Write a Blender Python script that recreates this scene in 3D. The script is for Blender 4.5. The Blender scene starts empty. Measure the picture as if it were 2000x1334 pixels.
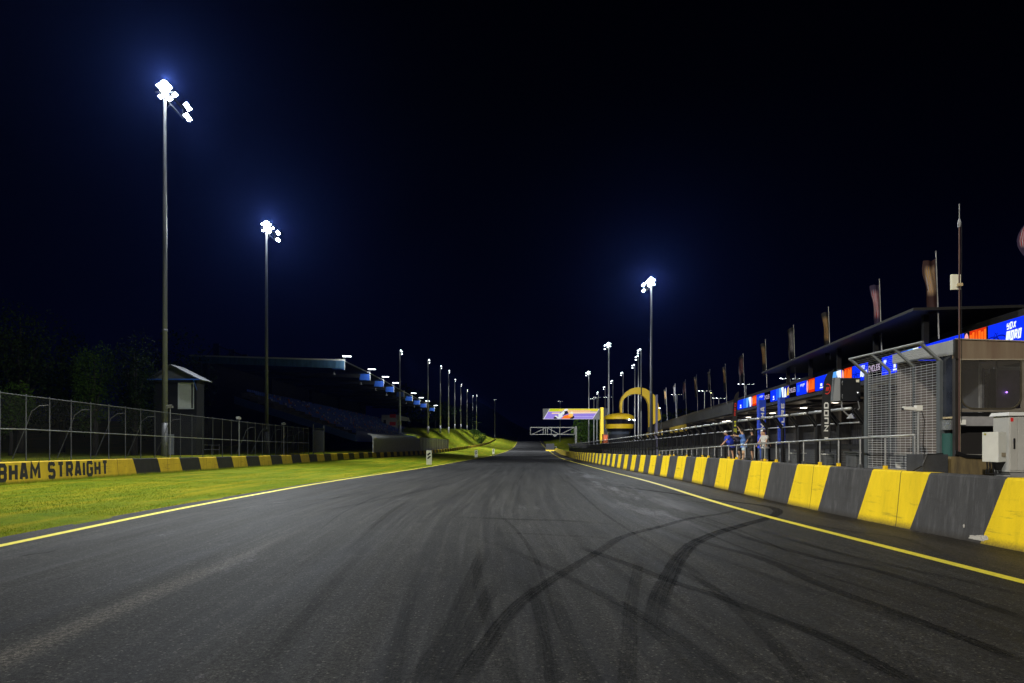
import bpy, bmesh, math, random
import numpy as np
from mathutils import Vector, Matrix
random.seed(7); rng = np.random.default_rng(7)
S = bpy.context.scene
COL = S.collection
R = math.radians

# ------------------------------------------------------------------ camera, world, exposure
CAMZ, F, VX, VY = 2.4, 1333.0, 945.0, 868.0      # eye height, focal length and vanishing point (2000 px wide frame)
cd = bpy.data.cameras.new('camera'); cam = bpy.data.objects.new('camera', cd); COL.objects.link(cam)
cam.location = (0, 0, CAMZ); cam.rotation_euler = (R(90), 0, 0)
cd.sensor_width = 36; cd.lens = 36 * F / 2000
cd.shift_x = (1000 - VX) / 2000; cd.shift_y = (VY - 667) / 2000
cd.clip_start = 0.1; cd.clip_end = 6000
S.camera = cam

W = bpy.data.worlds.new('World'); S.world = W; W.use_nodes = True
nt = W.node_tree; nt.nodes.clear()
out = nt.nodes.new('ShaderNodeOutputWorld'); bg = nt.nodes.new('ShaderNodeBackground')
tc = nt.nodes.new('ShaderNodeTexCoord'); sx = nt.nodes.new('ShaderNodeSeparateXYZ')
nt.links.new(tc.outputs['Generated'], sx.inputs[0])
rp = nt.nodes.new('ShaderNodeValToRGB'); nt.links.new(sx.outputs['Z'], rp.inputs[0])
e = rp.color_ramp.elements
e[0].position = 0.0; e[0].color = (0.0006, 0.0008, 0.0048, 1)
e[1].position = 0.62; e[1].color = (0.00003, 0.00005, 0.0002, 1)
k = e.new(0.13); k.color = (0.00035, 0.0006, 0.0046, 1)
k = e.new(0.30); k.color = (0.00016, 0.0003, 0.0020, 1)
k = e.new(0.45); k.color = (0.00008, 0.00014, 0.0006, 1)
nz = nt.nodes.new('ShaderNodeTexNoise'); nz.inputs['Scale'].default_value = 2.2; nz.inputs['Detail'].default_value = 3
nt.links.new(tc.outputs['Generated'], nz.inputs['Vector'])
mr = nt.nodes.new('ShaderNodeMapRange'); mr.inputs[3].default_value = 0.55; mr.inputs[4].default_value = 1.5
nt.links.new(nz.outputs['Fac'], mr.inputs[0])
mv = nt.nodes.new('ShaderNodeVectorMath'); mv.operation = 'SCALE'
nt.links.new(rp.outputs[0], mv.inputs[0]); nt.links.new(mr.outputs[0], mv.inputs['Scale'])
nt.links.new(mv.outputs[0], bg.inputs[0]); bg.inputs[1].default_value = 1.0
nt.links.new(bg.outputs[0], out.inputs[0])
S.view_settings.view_transform = 'Standard'; S.view_settings.look = 'None'
S.view_settings.exposure = 0.0; S.view_settings.gamma = 1
S.cycles.use_denoising = True
try: S.cycles.denoising_prefilter = 'ACCURATE'
except Exception: pass
S.cycles.max_bounces = 6; S.cycles.transparent_max_bounces = 24
S.cycles.volume_bounces = 0
try: S.cycles.use_light_tree = True
except Exception: pass
KL = 1.0            # overall floodlight power factor

# ------------------------------------------------------------------ track geometry functions
def smooth_interp(xs, ys, w=9.0):
    xs = np.array(xs, float); ys = np.array(ys, float)
    def f(t):
        t = np.asarray(t, float); w_ = np.clip(np.abs(t) * 0.22, 3, 45); acc = 0
        for k_ in np.linspace(-1, 1, 9): acc = acc + np.interp(t + k_ * w_, xs, ys)
        return acc / 9
    return f
_cx = smooth_interp([-100, 0, 26, 39, 72, 100, 162, 245, 322, 420, 513, 600, 684, 800, 1500, 3500],
                    [-1, -1, -1, 0, 2.3, 4.2, 8.2, 14.7, 20.8, 28, 34, 39.5, 44.8, 51, 80, 150])
_zr = smooth_interp([-100, 0, 45, 72, 100, 162, 240, 322, 420, 513, 600, 684, 730, 770, 840, 1000, 3500],
                    [0, 0, 0, -.35, -.57, -1.05, -1.3, -1.0, -.1, 1.6, 4.6, 8.7, 10.4, 10.8, 8, -2, -20])
_bl = smooth_interp([-100, 38, 66, 131, 218, 275, 370, 565, 900], [.08, .08, .22, .6, .75, 1.4, 1.8, 3.0, 3.0])
_bk = smooth_interp([-100, 50, 120, 170, 210, 260, 500, 700, 800, 1000], [1.5, 1.4, .9, 1.0, 4.0, 8.6, 13.5, 12, 8, -5])
_br = smooth_interp([-100, 330, 400, 500, 700, 800, 1000], [0, 0, 5.2, 7.0, 11, 8, -2])
def cx(Y): return _cx(Y)
def zr(Y): return _zr(Y)
def sst(t): t = np.clip(t, 0, 1); return t * t * (3 - 2 * t)
def gz(X, Y):
    X = np.asarray(X, float); Y = np.asarray(Y, float)
    u = X - cx(Y); z = zr(Y)
    l1 = z + _bl(Y) * sst((-11.3 - u) / 15.0)
    bank = _bk(Y); wid = np.interp(Y, [0, 150, 260, 600], [3.0, 6.0, 17.0, 20.0])
    l2 = (z + _bl(Y)) * (1 - sst((-27.9 - u) / wid)) + bank * sst((-27.9 - u) / wid)
    l2 = l2 + np.clip((-46 - u) / 40, 0, 3) * np.interp(Y, [0, 40, 90, 180, 400], [1.4, 1.4, .5, .5, 1.5])
    zl = np.where(u > -27.9, l1, l2)
    r = z + (_br(Y) - z) * sst((u - 14) / 22.0) * sst((Y - 335) / 60.0)
    return np.where(u < -11.3, zl, np.where(u > 14, r, z))
def G(X, Y): return float(gz(X, Y))
def at(x, y, Y): return Vector(((x - VX) / F * Y, Y, CAMZ - (y - VY) / F * Y))
def px2g(x, y):
    Y = F * CAMZ / (y - VY); return ((x - VX) / F * Y, Y)

# ------------------------------------------------------------------ mesh + object helpers
ORG = {}
class MB:
    def __init__(s): s.v = []; s.f = []; s.m = []; s.uv = {}
    def add(s, vs, fs, mi=0):
        b = len(s.v); s.v += [tuple(p) for p in vs]
        for f in fs: s.f.append(tuple(b + i for i in f)); s.m.append(mi)
        return s
    def quad(s, a, b, c, d, mi=0): return s.add([a, b, c, d], [(0, 1, 2, 3)], mi)
    def hexa(s, p, mi=0):           # 8 points: bottom ring 0-3, top ring 4-7
        return s.add(p, [(3, 2, 1, 0), (4, 5, 6, 7), (0, 1, 5, 4), (1, 2, 6, 5), (2, 3, 7, 6), (3, 0, 4, 7)], mi)
    def box(s, x0, x1, y0, y1, z0, z1, mi=0):
        return s.hexa([(x0, y0, z0), (x1, y0, z0), (x1, y1, z0), (x0, y1, z0), (x0, y0, z1), (x1, y0, z1), (x1, y1, z1), (x0, y1, z1)], mi)
    def obox(s, c, ax, ay, az, mi=0):  # centre and three half-axis vectors
        c, ax, ay, az = map(Vector, (c, ax, ay, az))
        P = [c - ax - ay - az, c + ax - ay - az, c + ax + ay - az, c - ax + ay - az,
             c - ax - ay + az, c + ax - ay + az, c + ax + ay + az, c - ax + ay + az]
        return s.hexa(P, mi)
    def tube(s, pts, r, n=8, mi=0, cap=True):
        pts = [Vector(p) for p in pts]; rr = r if isinstance(r, (list, tuple)) else [r] * len(pts)
        b = len(s.v); prev = None
        for i, p in enumerate(pts):
            d = (pts[min(i + 1, len(pts) - 1)] - pts[max(i - 1, 0)]).normalized()
            if prev is None:
                up = Vector((0, 0, 1)) if abs(d.z) < .9 else Vector((0, 1, 0)); a = d.cross(up).normalized()
            else: a = (prev - d * prev.dot(d)).normalized()
            prev = a; c = d.cross(a)
            for j in range(n):
                t = 2 * math.pi * j / n; q = p + (a * math.cos(t) + c * math.sin(t)) * rr[i]; s.v.append(tuple(q))
        for i in range(len(pts) - 1):
            for j in range(n):
                k_ = (j + 1) % n; s.f.append((b + i * n + j, b + i * n + k_, b + (i + 1) * n + k_, b + (i + 1) * n + j)); s.m.append(mi)
        if cap:
            s.f.append(tuple(b + j for j in range(n))[::-1]); s.m.append(mi)
            s.f.append(tuple(b + (len(pts) - 1) * n + j for j in range(n))); s.m.append(mi)
        return s
    def bar(s, p, q, w, h=None, mi=0):   # rectangular bar between points
        p, q = Vector(p), Vector(q); d = (q - p); L = d.length; d.normalize()
        up = Vector((0, 0, 1)) if abs(d.z) < .95 else Vector((0, 1, 0))
        a = d.cross(up).normalized(); c = a.cross(d); h = h or w
        return s.obox((p + q) / 2, a * w / 2, d * L / 2, c * h / 2, mi)
    def lathe(s, c, prof, n=16, mi=0):
        c = Vector(c); b = len(s.v)
        for r_, z_ in prof:
            for j in range(n):
                t = 2 * math.pi * j / n; s.v.append((c.x + r_ * math.cos(t), c.y + r_ * math.sin(t), c.z + z_))
        for i in range(len(prof) - 1):
            for j in range(n):
                k_ = (j + 1) % n; s.f.append((b + i * n + j, b + i * n + k_, b + (i + 1) * n + k_, b + (i + 1) * n + j)); s.m.append(mi)
        s.f.append(tuple(b + j for j in range(n))[::-1]); s.m.append(mi)
        s.f.append(tuple(b + (len(prof) - 1) * n + j for j in range(n))); s.m.append(mi)
        return s
    def build(s, name, mats, parent=None, org=None, smooth=False, uvs=None, bevel=0):
        me = bpy.data.meshes.new(name)
        o = bpy.data.objects.new(name, me); COL.objects.link(o)
        if parent is not None: og = ORG[parent.name]; o.parent = parent
        else: og = Vector(org) if org is not None else Vector((0, 0, 0)); o.location = og
        ORG[o.name] = og
        me.from_pydata([(x - og.x, y - og.y, z - og.z) for x, y, z in s.v], [], s.f)
        mats = mats if isinstance(mats, (list, tuple)) else [mats]
        for m in mats: me.materials.append(m)
        if len(mats) > 1: me.polygons.foreach_set('material_index', s.m)
        if uvs is not None:
            l = me.uv_layers.new(name='UVMap'); vi = np.zeros(len(me.loops), int); me.loops.foreach_get('vertex_index', vi)
            l.data.foreach_set('uv', np.array(uvs, float)[vi].ravel())
        if smooth: me.polygons.foreach_set('use_smooth', [True] * len(me.polygons))
        me.update()
        if bevel:
            md = o.modifiers.new('bevel', 'BEVEL'); md.width = bevel; md.segments = 2; md.limit_method = 'ANGLE'
        return o
def tag(o, label=None, cat=None, group=None, kind=None):
    if label: o['label'] = label
    if cat: o['category'] = cat
    if group: o['group'] = group
    if kind: o['kind'] = kind
    return o
def thing(name, label, cat, loc, group=None):
    o = bpy.data.objects.new(name, None); COL.objects.link(o); o.location = loc; o.empty_display_size = .3
    ORG[o.name] = Vector(loc); return tag(o, label, cat, group)
def copy_tree(o, parent=None):
    c = o.copy(); COL.objects.link(c); c.parent = parent; ORG[c.name] = ORG.get(o.name, Vector())
    for ch in list(o.children): copy_tree(ch, c)
    return c
def structure(o): o['kind'] = 'structure'; return o

# ------------------------------------------------------------------ materials
MATS = {}
def mat(name, col, rough=.6, metal=0, spec=.5, var=0.0, vscale=3.0, stretch=(1, 1, 1), col2=None, bump=0.0, bscale=40, emit=None, estr=1.0, fine=0.0):
    if name in MATS: return MATS[name]
    m = bpy.data.materials.new(name); m.use_nodes = True; N = m.node_tree.nodes; L = m.node_tree.links
    b = N['Principled BSDF']; b.inputs['Base Color'].default_value = (*col, 1); b.inputs['Roughness'].default_value = rough
    b.inputs['Metallic'].default_value = metal; b.inputs['Specular IOR Level'].default_value = spec
    if emit: b.inputs['Emission Color'].default_value = (*emit, 1); b.inputs['Emission Strength'].default_value = estr
    if var or col2 or bump:
        t = N.new('ShaderNodeTexCoord'); mp = N.new('ShaderNodeMapping'); mp.inputs['Scale'].default_value = stretch
        L.new(t.outputs['Object'], mp.inputs[0])
    if var or col2:
        n = N.new('ShaderNodeTexNoise'); n.inputs['Scale'].default_value = vscale; n.inputs['Detail'].default_value = 7; n.inputs['Roughness'].default_value = .62
        L.new(mp.outputs[0], n.inputs['Vector'])
        r = N.new('ShaderNodeMapRange'); r.inputs[1].default_value = .32; r.inputs[2].default_value = .68; L.new(n.outputs['Fac'], r.inputs[0])
        mx = N.new('ShaderNodeMix'); mx.data_type = 'RGBA'
        c2 = col2 or tuple(c * (1 - var) for c in col)
        mx.inputs[6].default_value = (*col, 1); mx.inputs[7].default_value = (*c2, 1)
        L.new(r.outputs[0], mx.inputs[0]); L.new(mx.outputs[2], b.inputs['Base Color'])
    if bump:
        n2 = N.new('ShaderNodeTexNoise'); n2.inputs['Scale'].default_value = bscale; n2.inputs['Detail'].default_value = 4
        L.new(mp.outputs[0], n2.inputs['Vector'])
        bp = N.new('ShaderNodeBump'); bp.inputs['Strength'].default_value = bump; bp.inputs['Distance'].default_value = .02
        L.new(n2.outputs['Fac'], bp.inputs['Height']); L.new(bp.outputs[0], b.inputs['Normal'])
    MATS[name] = m; return m
def emis(name, col, s=1.0):
    if name in MATS: return MATS[name]
    m = bpy.data.materials.new(name); m.use_nodes = True; N = m.node_tree.nodes; N.clear(); L = m.node_tree.links
    o = N.new('ShaderNodeOutputMaterial'); e_ = N.new('ShaderNodeEmission'); e_.inputs[0].default_value = (*col, 1); e_.inputs[1].default_value = s
    L.new(e_.outputs[0], o.inputs[0]); MATS[name] = m
    try: m.cycles.emission_sampling = 'NONE' if s < 3 else 'AUTO'
    except Exception: pass
    return m
class NB:      # tiny node builder
    def __init__(s, name):
        s.m = bpy.data.materials.new(name); s.m.use_nodes = True; s.N = s.m.node_tree.nodes; s.L = s.m.node_tree.links
        s.b = s.N['Principled BSDF']; s.o = s.N['Material Output']
    def n(s, t, **kw):
        x = s.N.new(t)
        for k_, v in kw.items():
            if k_[0] == 'i' and k_[1:].isdigit(): s.set(x.inputs[int(k_[1:])], v)
            elif k_.startswith('I_'): s.set(x.inputs[k_[2:].replace('_', ' ')], v)
            else: setattr(x, k_, v)
        return x
    def set(s, inp, v):
        if isinstance(v, bpy.types.NodeSocket): s.L.new(v, inp)
        else: inp.default_value = v
    def math(s, op, a, b_=0.0, c=None, clamp=False):
        x = s.n('ShaderNodeMath', operation=op, use_clamp=clamp); s.set(x.inputs[0], a); s.set(x.inputs[1], b_)
        if c is not None: s.set(x.inputs[2], c)
        return x.outputs[0]
    def mix(s, f, a, b_):
        x = s.n('ShaderNodeMix', data_type='RGBA'); s.set(x.inputs[0], f); s.set(x.inputs[6], a); s.set(x.inputs[7], b_); return x.outputs[2]
    def noise(s, vec, scale, detail=6, rough=.6, stretch=None):
        if stretch: mp = s.n('ShaderNodeMapping'); mp.inputs['Scale'].default_value = stretch; s.L.new(vec, mp.inputs[0]); vec = mp.outputs[0]
        x = s.n('ShaderNodeTexNoise'); x.inputs['Scale'].default_value = scale; x.inputs['Detail'].default_value = detail; x.inputs['Roughness'].default_value = rough
        s.L.new(vec, x.inputs['Vector']); return x.outputs['Fac']
    def rng(s, v, a, b_, c=0.0, d=1.0, smooth=False):
        x = s.n('ShaderNodeMapRange'); s.set(x.inputs[0], v)
        if smooth: x.interpolation_type = 'SMOOTHSTEP'
        for i, q in zip((1, 2, 3, 4), (a, b_, c, d)): s.set(x.inputs[i], q)
        return x.outputs[0]
    def bump(s, h, st=.4, dist=.02):
        x = s.n('ShaderNodeBump'); x.inputs['Strength'].default_value = st; x.inputs['Distance'].default_value = dist
        s.L.new(h, x.inputs['Height']); s.L.new(x.outputs[0], s.b.inputs['Normal'])

M_steel = mat('galvanised_steel', (.36, .37, .38), .45, .6, var=.35, vscale=6)
M_post = mat('grey_painted_steel', (.10, .105, .11), .5, .3, var=.3, vscale=5)
M_black = mat('black_steel', (.012, .012, .013), .45, .3, var=.4)
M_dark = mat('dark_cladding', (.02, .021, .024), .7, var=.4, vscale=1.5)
M_alu = mat('bright_rail_steel', (.55, .56, .55), .35, .7, var=.25, vscale=4)
M_conc = mat('concrete', (.22, .215, .2), .85, var=.4, vscale=2, bump=.3)
M_yel = mat('yellow_paint', (.78, .52, .008), .5, var=.18, vscale=1.2)
M_mastf = mat('mast_galvanised_far_lit', (.5, .51, .52), .5, .2, var=.15)  # paler copy of the mast steel, lamp light on far poles put into colour
M_mast = mat('mast_galvanised', (.22, .225, .23), .5, .35, var=.25, vscale=1.5, stretch=(3, 3, .4))
M_white = mat('white_paint', (.7, .7, .66), .5, var=.12)
M_cream = mat('cream_board', (.74, .73, .60), .5, var=.12)
M_bluep = mat('blue_paint', (.02, .09, .42), .45, var=.35, vscale=2)
M_lamp = emis('lamp_face', (.86, .94, 1.0), 60)
M_lampfar = emis('lamp_face_far', (.84, .94, 1.0), 9)
M_lampdim = emis('lamp_face_dim', (.75, .85, 1.0), 2.2)
M_warm = emis('warm_lamp', (1, .93, .5), 8)

# asphalt -----------------------------------------------------------
def make_asphalt():
    q = NB('asphalt'); t = q.n('ShaderNodeUVMap').outputs[0]      # UV: x = metres from centre line, y = metres along
    s = q.n('ShaderNodeSeparateXYZ'); q.L.new(t, s.inputs[0]); U, V = s.outputs[0], s.outputs[1]
    big = q.noise(t, .22, 5, .55, (1, .35, 1))
    streak = q.noise(t, 1.3, 6, .6, (1, .035, 1))
    streak2 = q.noise(t, 4.5, 4, .6, (1, .02, 1))
    swirl = q.noise(t, .8, 8, .68, (1, .30, 1))
    patch = q.noise(t, 2.4, 7, .75, (1, .5, 1))
    fine = q.noise(t, 13, 6, .92)
    grit = q.noise(t, 34, 3, .95)
    base = q.mix(q.rng(streak, .38, .62), (.0095, .0095, .0092, 1), (.025, .025, .0235, 1))
    base = q.mix(q.math('MULTIPLY', q.rng(big, .38, .66), .5), base, (.013, .013, .0124, 1))
    base = q.mix(q.math('MULTIPLY', q.rng(streak2, .48, .68), .5), base, (.045, .045, .0445, 1))
    base = q.mix(q.math('MULTIPLY', q.rng(swirl, .50, .66), .6), base, (.012, .012, .0135, 1))
    base = q.mix(q.math('MULTIPLY', q.rng(patch, .52, .70), .45), base, (.055, .054, .049, 1))
    base = q.mix(q.math('MULTIPLY', q.rng(V, 90, 260), .6), base, (.062, .062, .064, 1))  # far track made paler, floodlight on it put into the colour
    ap = q.rng(U, 10.5, 11.4, 0, 1, True)
    st3 = q.noise(t, 7, 6, .68, (1, .016, 1)); inn = q.rng(q.math('ABSOLUTE', U), 6.5, 9.5, 1, 0, True)
    base = q.mix(q.math('MULTIPLY', q.math('MULTIPLY', q.rng(st3, .52, .64), q.math('MULTIPLY', inn, q.rng(swirl, .4, .6))), .28), base, (.012, .012, .013, 1))
    base = q.mix(q.math('MULTIPLY', q.math('MULTIPLY', q.rng(st3, .44, .34), inn), .2), base, (.045, .045, .0445, 1))
    base = q.mix(q.math('MULTIPLY', ap, .6), base, (.030, .025, .018, 1))
    dirt = q.math('MULTIPLY', q.rng(q.math('ADD', U, q.math('MULTIPLY', swirl, 1.6)), 12.9, 13.7, 0, 1, True), .8)
    base = q.mix(dirt, base, (.013, .011, .008, 1))
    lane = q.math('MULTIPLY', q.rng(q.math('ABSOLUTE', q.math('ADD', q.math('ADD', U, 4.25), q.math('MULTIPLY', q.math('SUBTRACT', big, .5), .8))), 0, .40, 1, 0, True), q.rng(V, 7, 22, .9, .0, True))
    base = q.mix(q.math('MULTIPLY', lane, q.rng(fine, .40, .60, .0, .9)), base, (.105, .095, .078, 1))  # lamp reflection on the polished tyre lane, painted as lighter asphalt
    sc = q.noise(t, .55, 8, .72, (1, .22, 1))
    scm = q.math('MULTIPLY', q.rng(sc, .60, .67, 0, 1), q.rng(q.noise(t, 7, 5, .7), .42, .62))
    base = q.mix(q.math('MULTIPLY', scm, .6), base, (.12, .12, .13, 1))
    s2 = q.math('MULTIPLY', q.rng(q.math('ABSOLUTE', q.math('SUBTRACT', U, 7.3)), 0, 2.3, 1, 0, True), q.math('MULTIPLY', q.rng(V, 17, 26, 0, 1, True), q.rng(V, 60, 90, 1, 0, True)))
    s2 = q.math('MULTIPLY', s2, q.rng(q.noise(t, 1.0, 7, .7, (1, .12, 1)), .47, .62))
    base = q.mix(q.math('MULTIPLY', s2, .75), base, (.11, .11, .12, 1))  # mid-track sheen and scuffs, put in as paler asphalt
    bands = q.noise(t, .05, 3, .5, (.05, 1, 1))
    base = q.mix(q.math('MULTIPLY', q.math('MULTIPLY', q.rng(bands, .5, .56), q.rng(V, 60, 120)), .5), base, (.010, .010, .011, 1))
    gm = q.n('ShaderNodeMix', data_type='RGBA', blend_type='MULTIPLY'); gm.inputs[0].default_value = 1
    q.L.new(base, gm.inputs[6]); g = q.math('MULTIPLY', q.rng(fine, .39, .61, .12, 2.1), q.rng(grit, .38, .62, .2, 1.9))
    cmb = q.n('ShaderNodeCombineXYZ'); [q.L.new(g, cmb.inputs[i]) for i in range(3)]; q.L.new(cmb.outputs[0], gm.inputs[7])
    stone = q.n('ShaderNodeTexVoronoi', feature='F1'); stone.inputs['Scale'].default_value = 30; q.L.new(t, stone.inputs['Vector'])
    sp = q.n('ShaderNodeSeparateColor'); q.L.new(stone.outputs['Color'], sp.inputs[0])
    spk = q.math('MULTIPLY', q.math('GREATER_THAN', sp.outputs[0], .94), q.math('LESS_THAN', stone.outputs['Distance'], .45))
    col = q.mix(q.math('MULTIPLY', spk, .6), gm.outputs[2], (.15, .145, .125, 1))
    q.L.new(col, q.b.inputs['Base Color'])
    q.L.new(q.rng(streak, .3, .7, .55, .72), q.b.inputs['Roughness'])
    q.b.inputs['Specular IOR Level'].default_value = .15
    q.bump(q.math('ADD', fine, q.math('MULTIPLY', grit, .6)), .5, .02)
    return q.m
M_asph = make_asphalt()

def make_grass():
    q = NB('turf'); t = q.n('ShaderNodeTexCoord').outputs['Object']
    a = q.noise(t, .35, 8, .68); b_ = q.noise(t, 2.6, 8, .75); c = q.noise(t, 26, 4, .8)
    st = q.noise(t, .9, 6, .6, (1, .07, 1))
    col = q.mix(q.rng(a, .35, .65), (.082, .150, .002, 1), (.195, .212, .002, 1))
    col = q.mix(q.math('MULTIPLY', q.rng(b_, .45, .68), .6), col, (.028, .058, .005, 1))
    col = q.mix(q.math('MULTIPLY', q.rng(st, .46, .62), .7), col, (.29, .24, .006, 1))
    col = q.mix(q.rng(c, .3, .75, 0, .35), col, (.02, .045, .003, 1))
    col = q.mix(q.math('MULTIPLY', q.rng(q.noise(t, .8, 8, .8), .60, .70), .7), col, (.10, .085, .03, 1))
    q.L.new(col, q.b.inputs['Base Color']); q.b.inputs['Roughness'].default_value = .9; q.b.inputs['Specular IOR Level'].default_value = .1
    q.bump(q.math('ADD', c, q.math('MULTIPLY', b_, 1.5)), .8, .06)
    return q.m
M_grass = make_grass()
def make_blade(name, c1, c2):
    q = NB(name); t = q.n('ShaderNodeTexCoord').outputs['Object']
    col = q.mix(q.rng(q.noise(t, 1.2, 5, .7), .35, .65), (*c1, 1), (*c2, 1))
    q.L.new(col, q.b.inputs['Base Color']); q.b.inputs['Roughness'].default_value = .7; q.b.inputs['Specular IOR Level'].default_value = .2
    return q.m
M_blade = make_blade('grass_blades', (.10, .17, .003), (.22, .235, .003))
M_weed = make_blade('dry_weeds', (.16, .13, .03), (.07, .09, .015))

def make_stripes(name, ycol, dcol, period, phase, slant, dark_start=None, dirt=.5):
    """painted concrete: UV x = metres along the wall, y = height"""
    q = NB(name); t = q.n('ShaderNodeUVMap').outputs[0]
    s = q.n('ShaderNodeSeparateXYZ'); q.L.new(t, s.inputs[0]); A, Hh = s.outputs[0], s.outputs[1]
    k_ = q.math('DIVIDE', q.math('SUBTRACT', q.math('SUBTRACT', A, q.math('MULTIPLY', q.math('SUBTRACT', 1.63, Hh), slant)), phase), period)
    fr = q.math('FRACT', k_)
    isd = q.math('LESS_THAN', fr, .5)                       # first half dark
    if dark_start is not None: isd = q.math('MULTIPLY', isd, q.math('GREATER_THAN', A, dark_start))
    n1 = q.noise(t, 1.4, 7, .7, (1, .35, 1)); n2 = q.noise(t, 16, 4, .7); drip = q.noise(t, 6, 5, .65, (1, .16, 1)); n3 = q.noise(t, .5, 3)
    yc = q.mix(q.rng(n1, .35, .7, 0, dirt), (*ycol, 1), tuple(c * .62 for c in ycol) + (1,))
    dc = q.mix(q.rng(n1, .35, .7), (*dcol, 1), tuple(c * .55 for c in dcol) + (1,))
    dc = q.mix(q.math('MULTIPLY', q.rng(drip, .5, .72), .5), dc, tuple(min(1, c * 2.1) for c in dcol) + (1,))
    yc = q.mix(q.math('MULTIPLY', q.rng(drip, .56, .74), .35), yc, tuple(c * .5 for c in ycol) + (1,))
    col = q.mix(isd, yc, dc)
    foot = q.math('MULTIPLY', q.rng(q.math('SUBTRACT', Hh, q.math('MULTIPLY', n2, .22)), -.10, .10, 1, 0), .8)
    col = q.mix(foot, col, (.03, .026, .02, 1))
    chip = q.math('MULTIPLY', q.rng(q.noise(t, 3.2, 6, .8), .69, .71), q.rng(Hh, .1, .9, 1, 0))
    col = q.mix(q.math('MULTIPLY', chip, .6), col, (.3, .29, .27, 1))
    scf = q.math('MULTIPLY', q.rng(q.noise(t, 1.8, 7, .72, (.35, 2.6, 1)), .56, .68), q.rng(q.math('ABSOLUTE', q.math('SUBTRACT', Hh, .62)), .15, .6, 1, 0))
    col = q.mix(q.math('MULTIPLY', scf, .62), col, (.03, .028, .026, 1))
    j = q.math('ABSOLUTE', q.math('SUBTRACT', q.math('FRACT', q.math('DIVIDE', q.math('SUBTRACT', A, phase), period)), .735))    # joint in the middle of each yellow band
    col = q.mix(q.math('MULTIPLY', q.math('LESS_THAN', j, .0032), .8), col, (.01, .01, .01, 1))
    q.L.new(col, q.b.inputs['Base Color']); q.b.inputs['Roughness'].default_value = .62; q.b.inputs['Specular IOR Level'].default_value = .3
    q.bump(q.math('ADD', n2, n1), .25, .02)
    return q.m
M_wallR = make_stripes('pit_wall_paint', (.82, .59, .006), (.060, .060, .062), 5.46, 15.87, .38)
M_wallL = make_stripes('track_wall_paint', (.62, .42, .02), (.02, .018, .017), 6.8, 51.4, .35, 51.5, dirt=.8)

# ------------------------------------------------------------------ ground, track
def ribbon(name, mats, Ys, u0, u1, dz, parent=None, zf=None):
    mb = MB(); uv = []
    for Y in Ys:
        for u in (u0(Y) if callable(u0) else u0, u1(Y) if callable(u1) else u1):
            X = float(cx(Y)) + u; mb.v.append((X, Y, (float(zr(Y)) if zf is None else zf(X, Y)) + dz)); uv.append((u, Y))
    for i in range(len(Ys) - 1): mb.f.append((2 * i, 2 * i + 1, 2 * i + 3, 2 * i + 2)); mb.m.append(0)
    return mb.build(name, mats, parent, uvs=uv)
YS = sorted(set([-60, -40, -20] + list(np.arange(-10, 60, 2.0)) + list(np.arange(60, 200, 4.0)) + list(np.arange(200, 900, 8.0)) + list(np.arange(900, 3400, 100.0))))
def al(Y): return float(np.interp(Y, [0, 18, 40, 80], [-11.55, -11.45, -11.0, -10.7]))
def ground():
    us = [-600, -400, -280, -200, -150, -120, -100, -85, -72, -62, -54, -48, -44, -40, -36, -33, -31, -29.5, -28.4, -27.9, -27.4, -24, -20, -16, -13.5, -12.2, -11.2, -10.4, 0, 12.6, 13.2, 14, 17, 20, 25, 31, 38, 48, 60, 80, 110, 150, 220, 320, 480, 700]
    V = []; uu = np.array(us)
    mb = MB()
    for Y in YS:
        c = float(cx(Y)); X = c + uu; z = gz(X, np.full_like(X, Y))
        for u, x_, z_ in zip(us, X, z):
            dz = -.05 if -10.5 < u < 13.0 else (-.03 if u == 13.2 else 0)
            if u < -11 and u > -27: dz += random.uniform(-.02, .02)
            mb.v.append((x_, Y, z_ + dz))
    n = len(us)
    for i in range(len(YS) - 1):
        for j in range(n - 1): mb.f.append((i * n + j, i * n + j + 1, (i + 1) * n + j + 1, (i + 1) * n + j)); mb.m.append(0)
    o = mb.build('ground', M_grass, smooth=True); structure(o); return o
GR = ground()
YT = [y for y in YS if y < 860]
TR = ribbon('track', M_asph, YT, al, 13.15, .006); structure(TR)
M_line = mat('road_line_yellow', (.80, .70, .05), .5, var=.22, vscale=8, bump=.2, bscale=60)
YL = [y for y in YT]
ribbon('edge_line', M_line, YL, -10.55, -10.27, .012, TR)['label'] = 'yellow line along the grass side of the track'
ribbon('edge_line', M_line, YL, 10.26, 10.52, .012, TR)['label'] = 'yellow line along the pit wall side of the track'
M_pit = mat('pit_lane_concrete', (.10, .10, .10), .8, var=.4, vscale=.8, bump=.2)
structure(ribbon('pit_lane', M_pit, [y for y in YT if y < 330], 14.2, lambda Y: max(15, 21.0 + .157 * max(Y, -10) + 10.5 - float(cx(Y))), .02))
structure(ribbon('pit_wall_walkway', M_conc, [y for y in np.arange(4, 90, 2.0)], 13.75, 15.0, 1.50))

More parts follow.
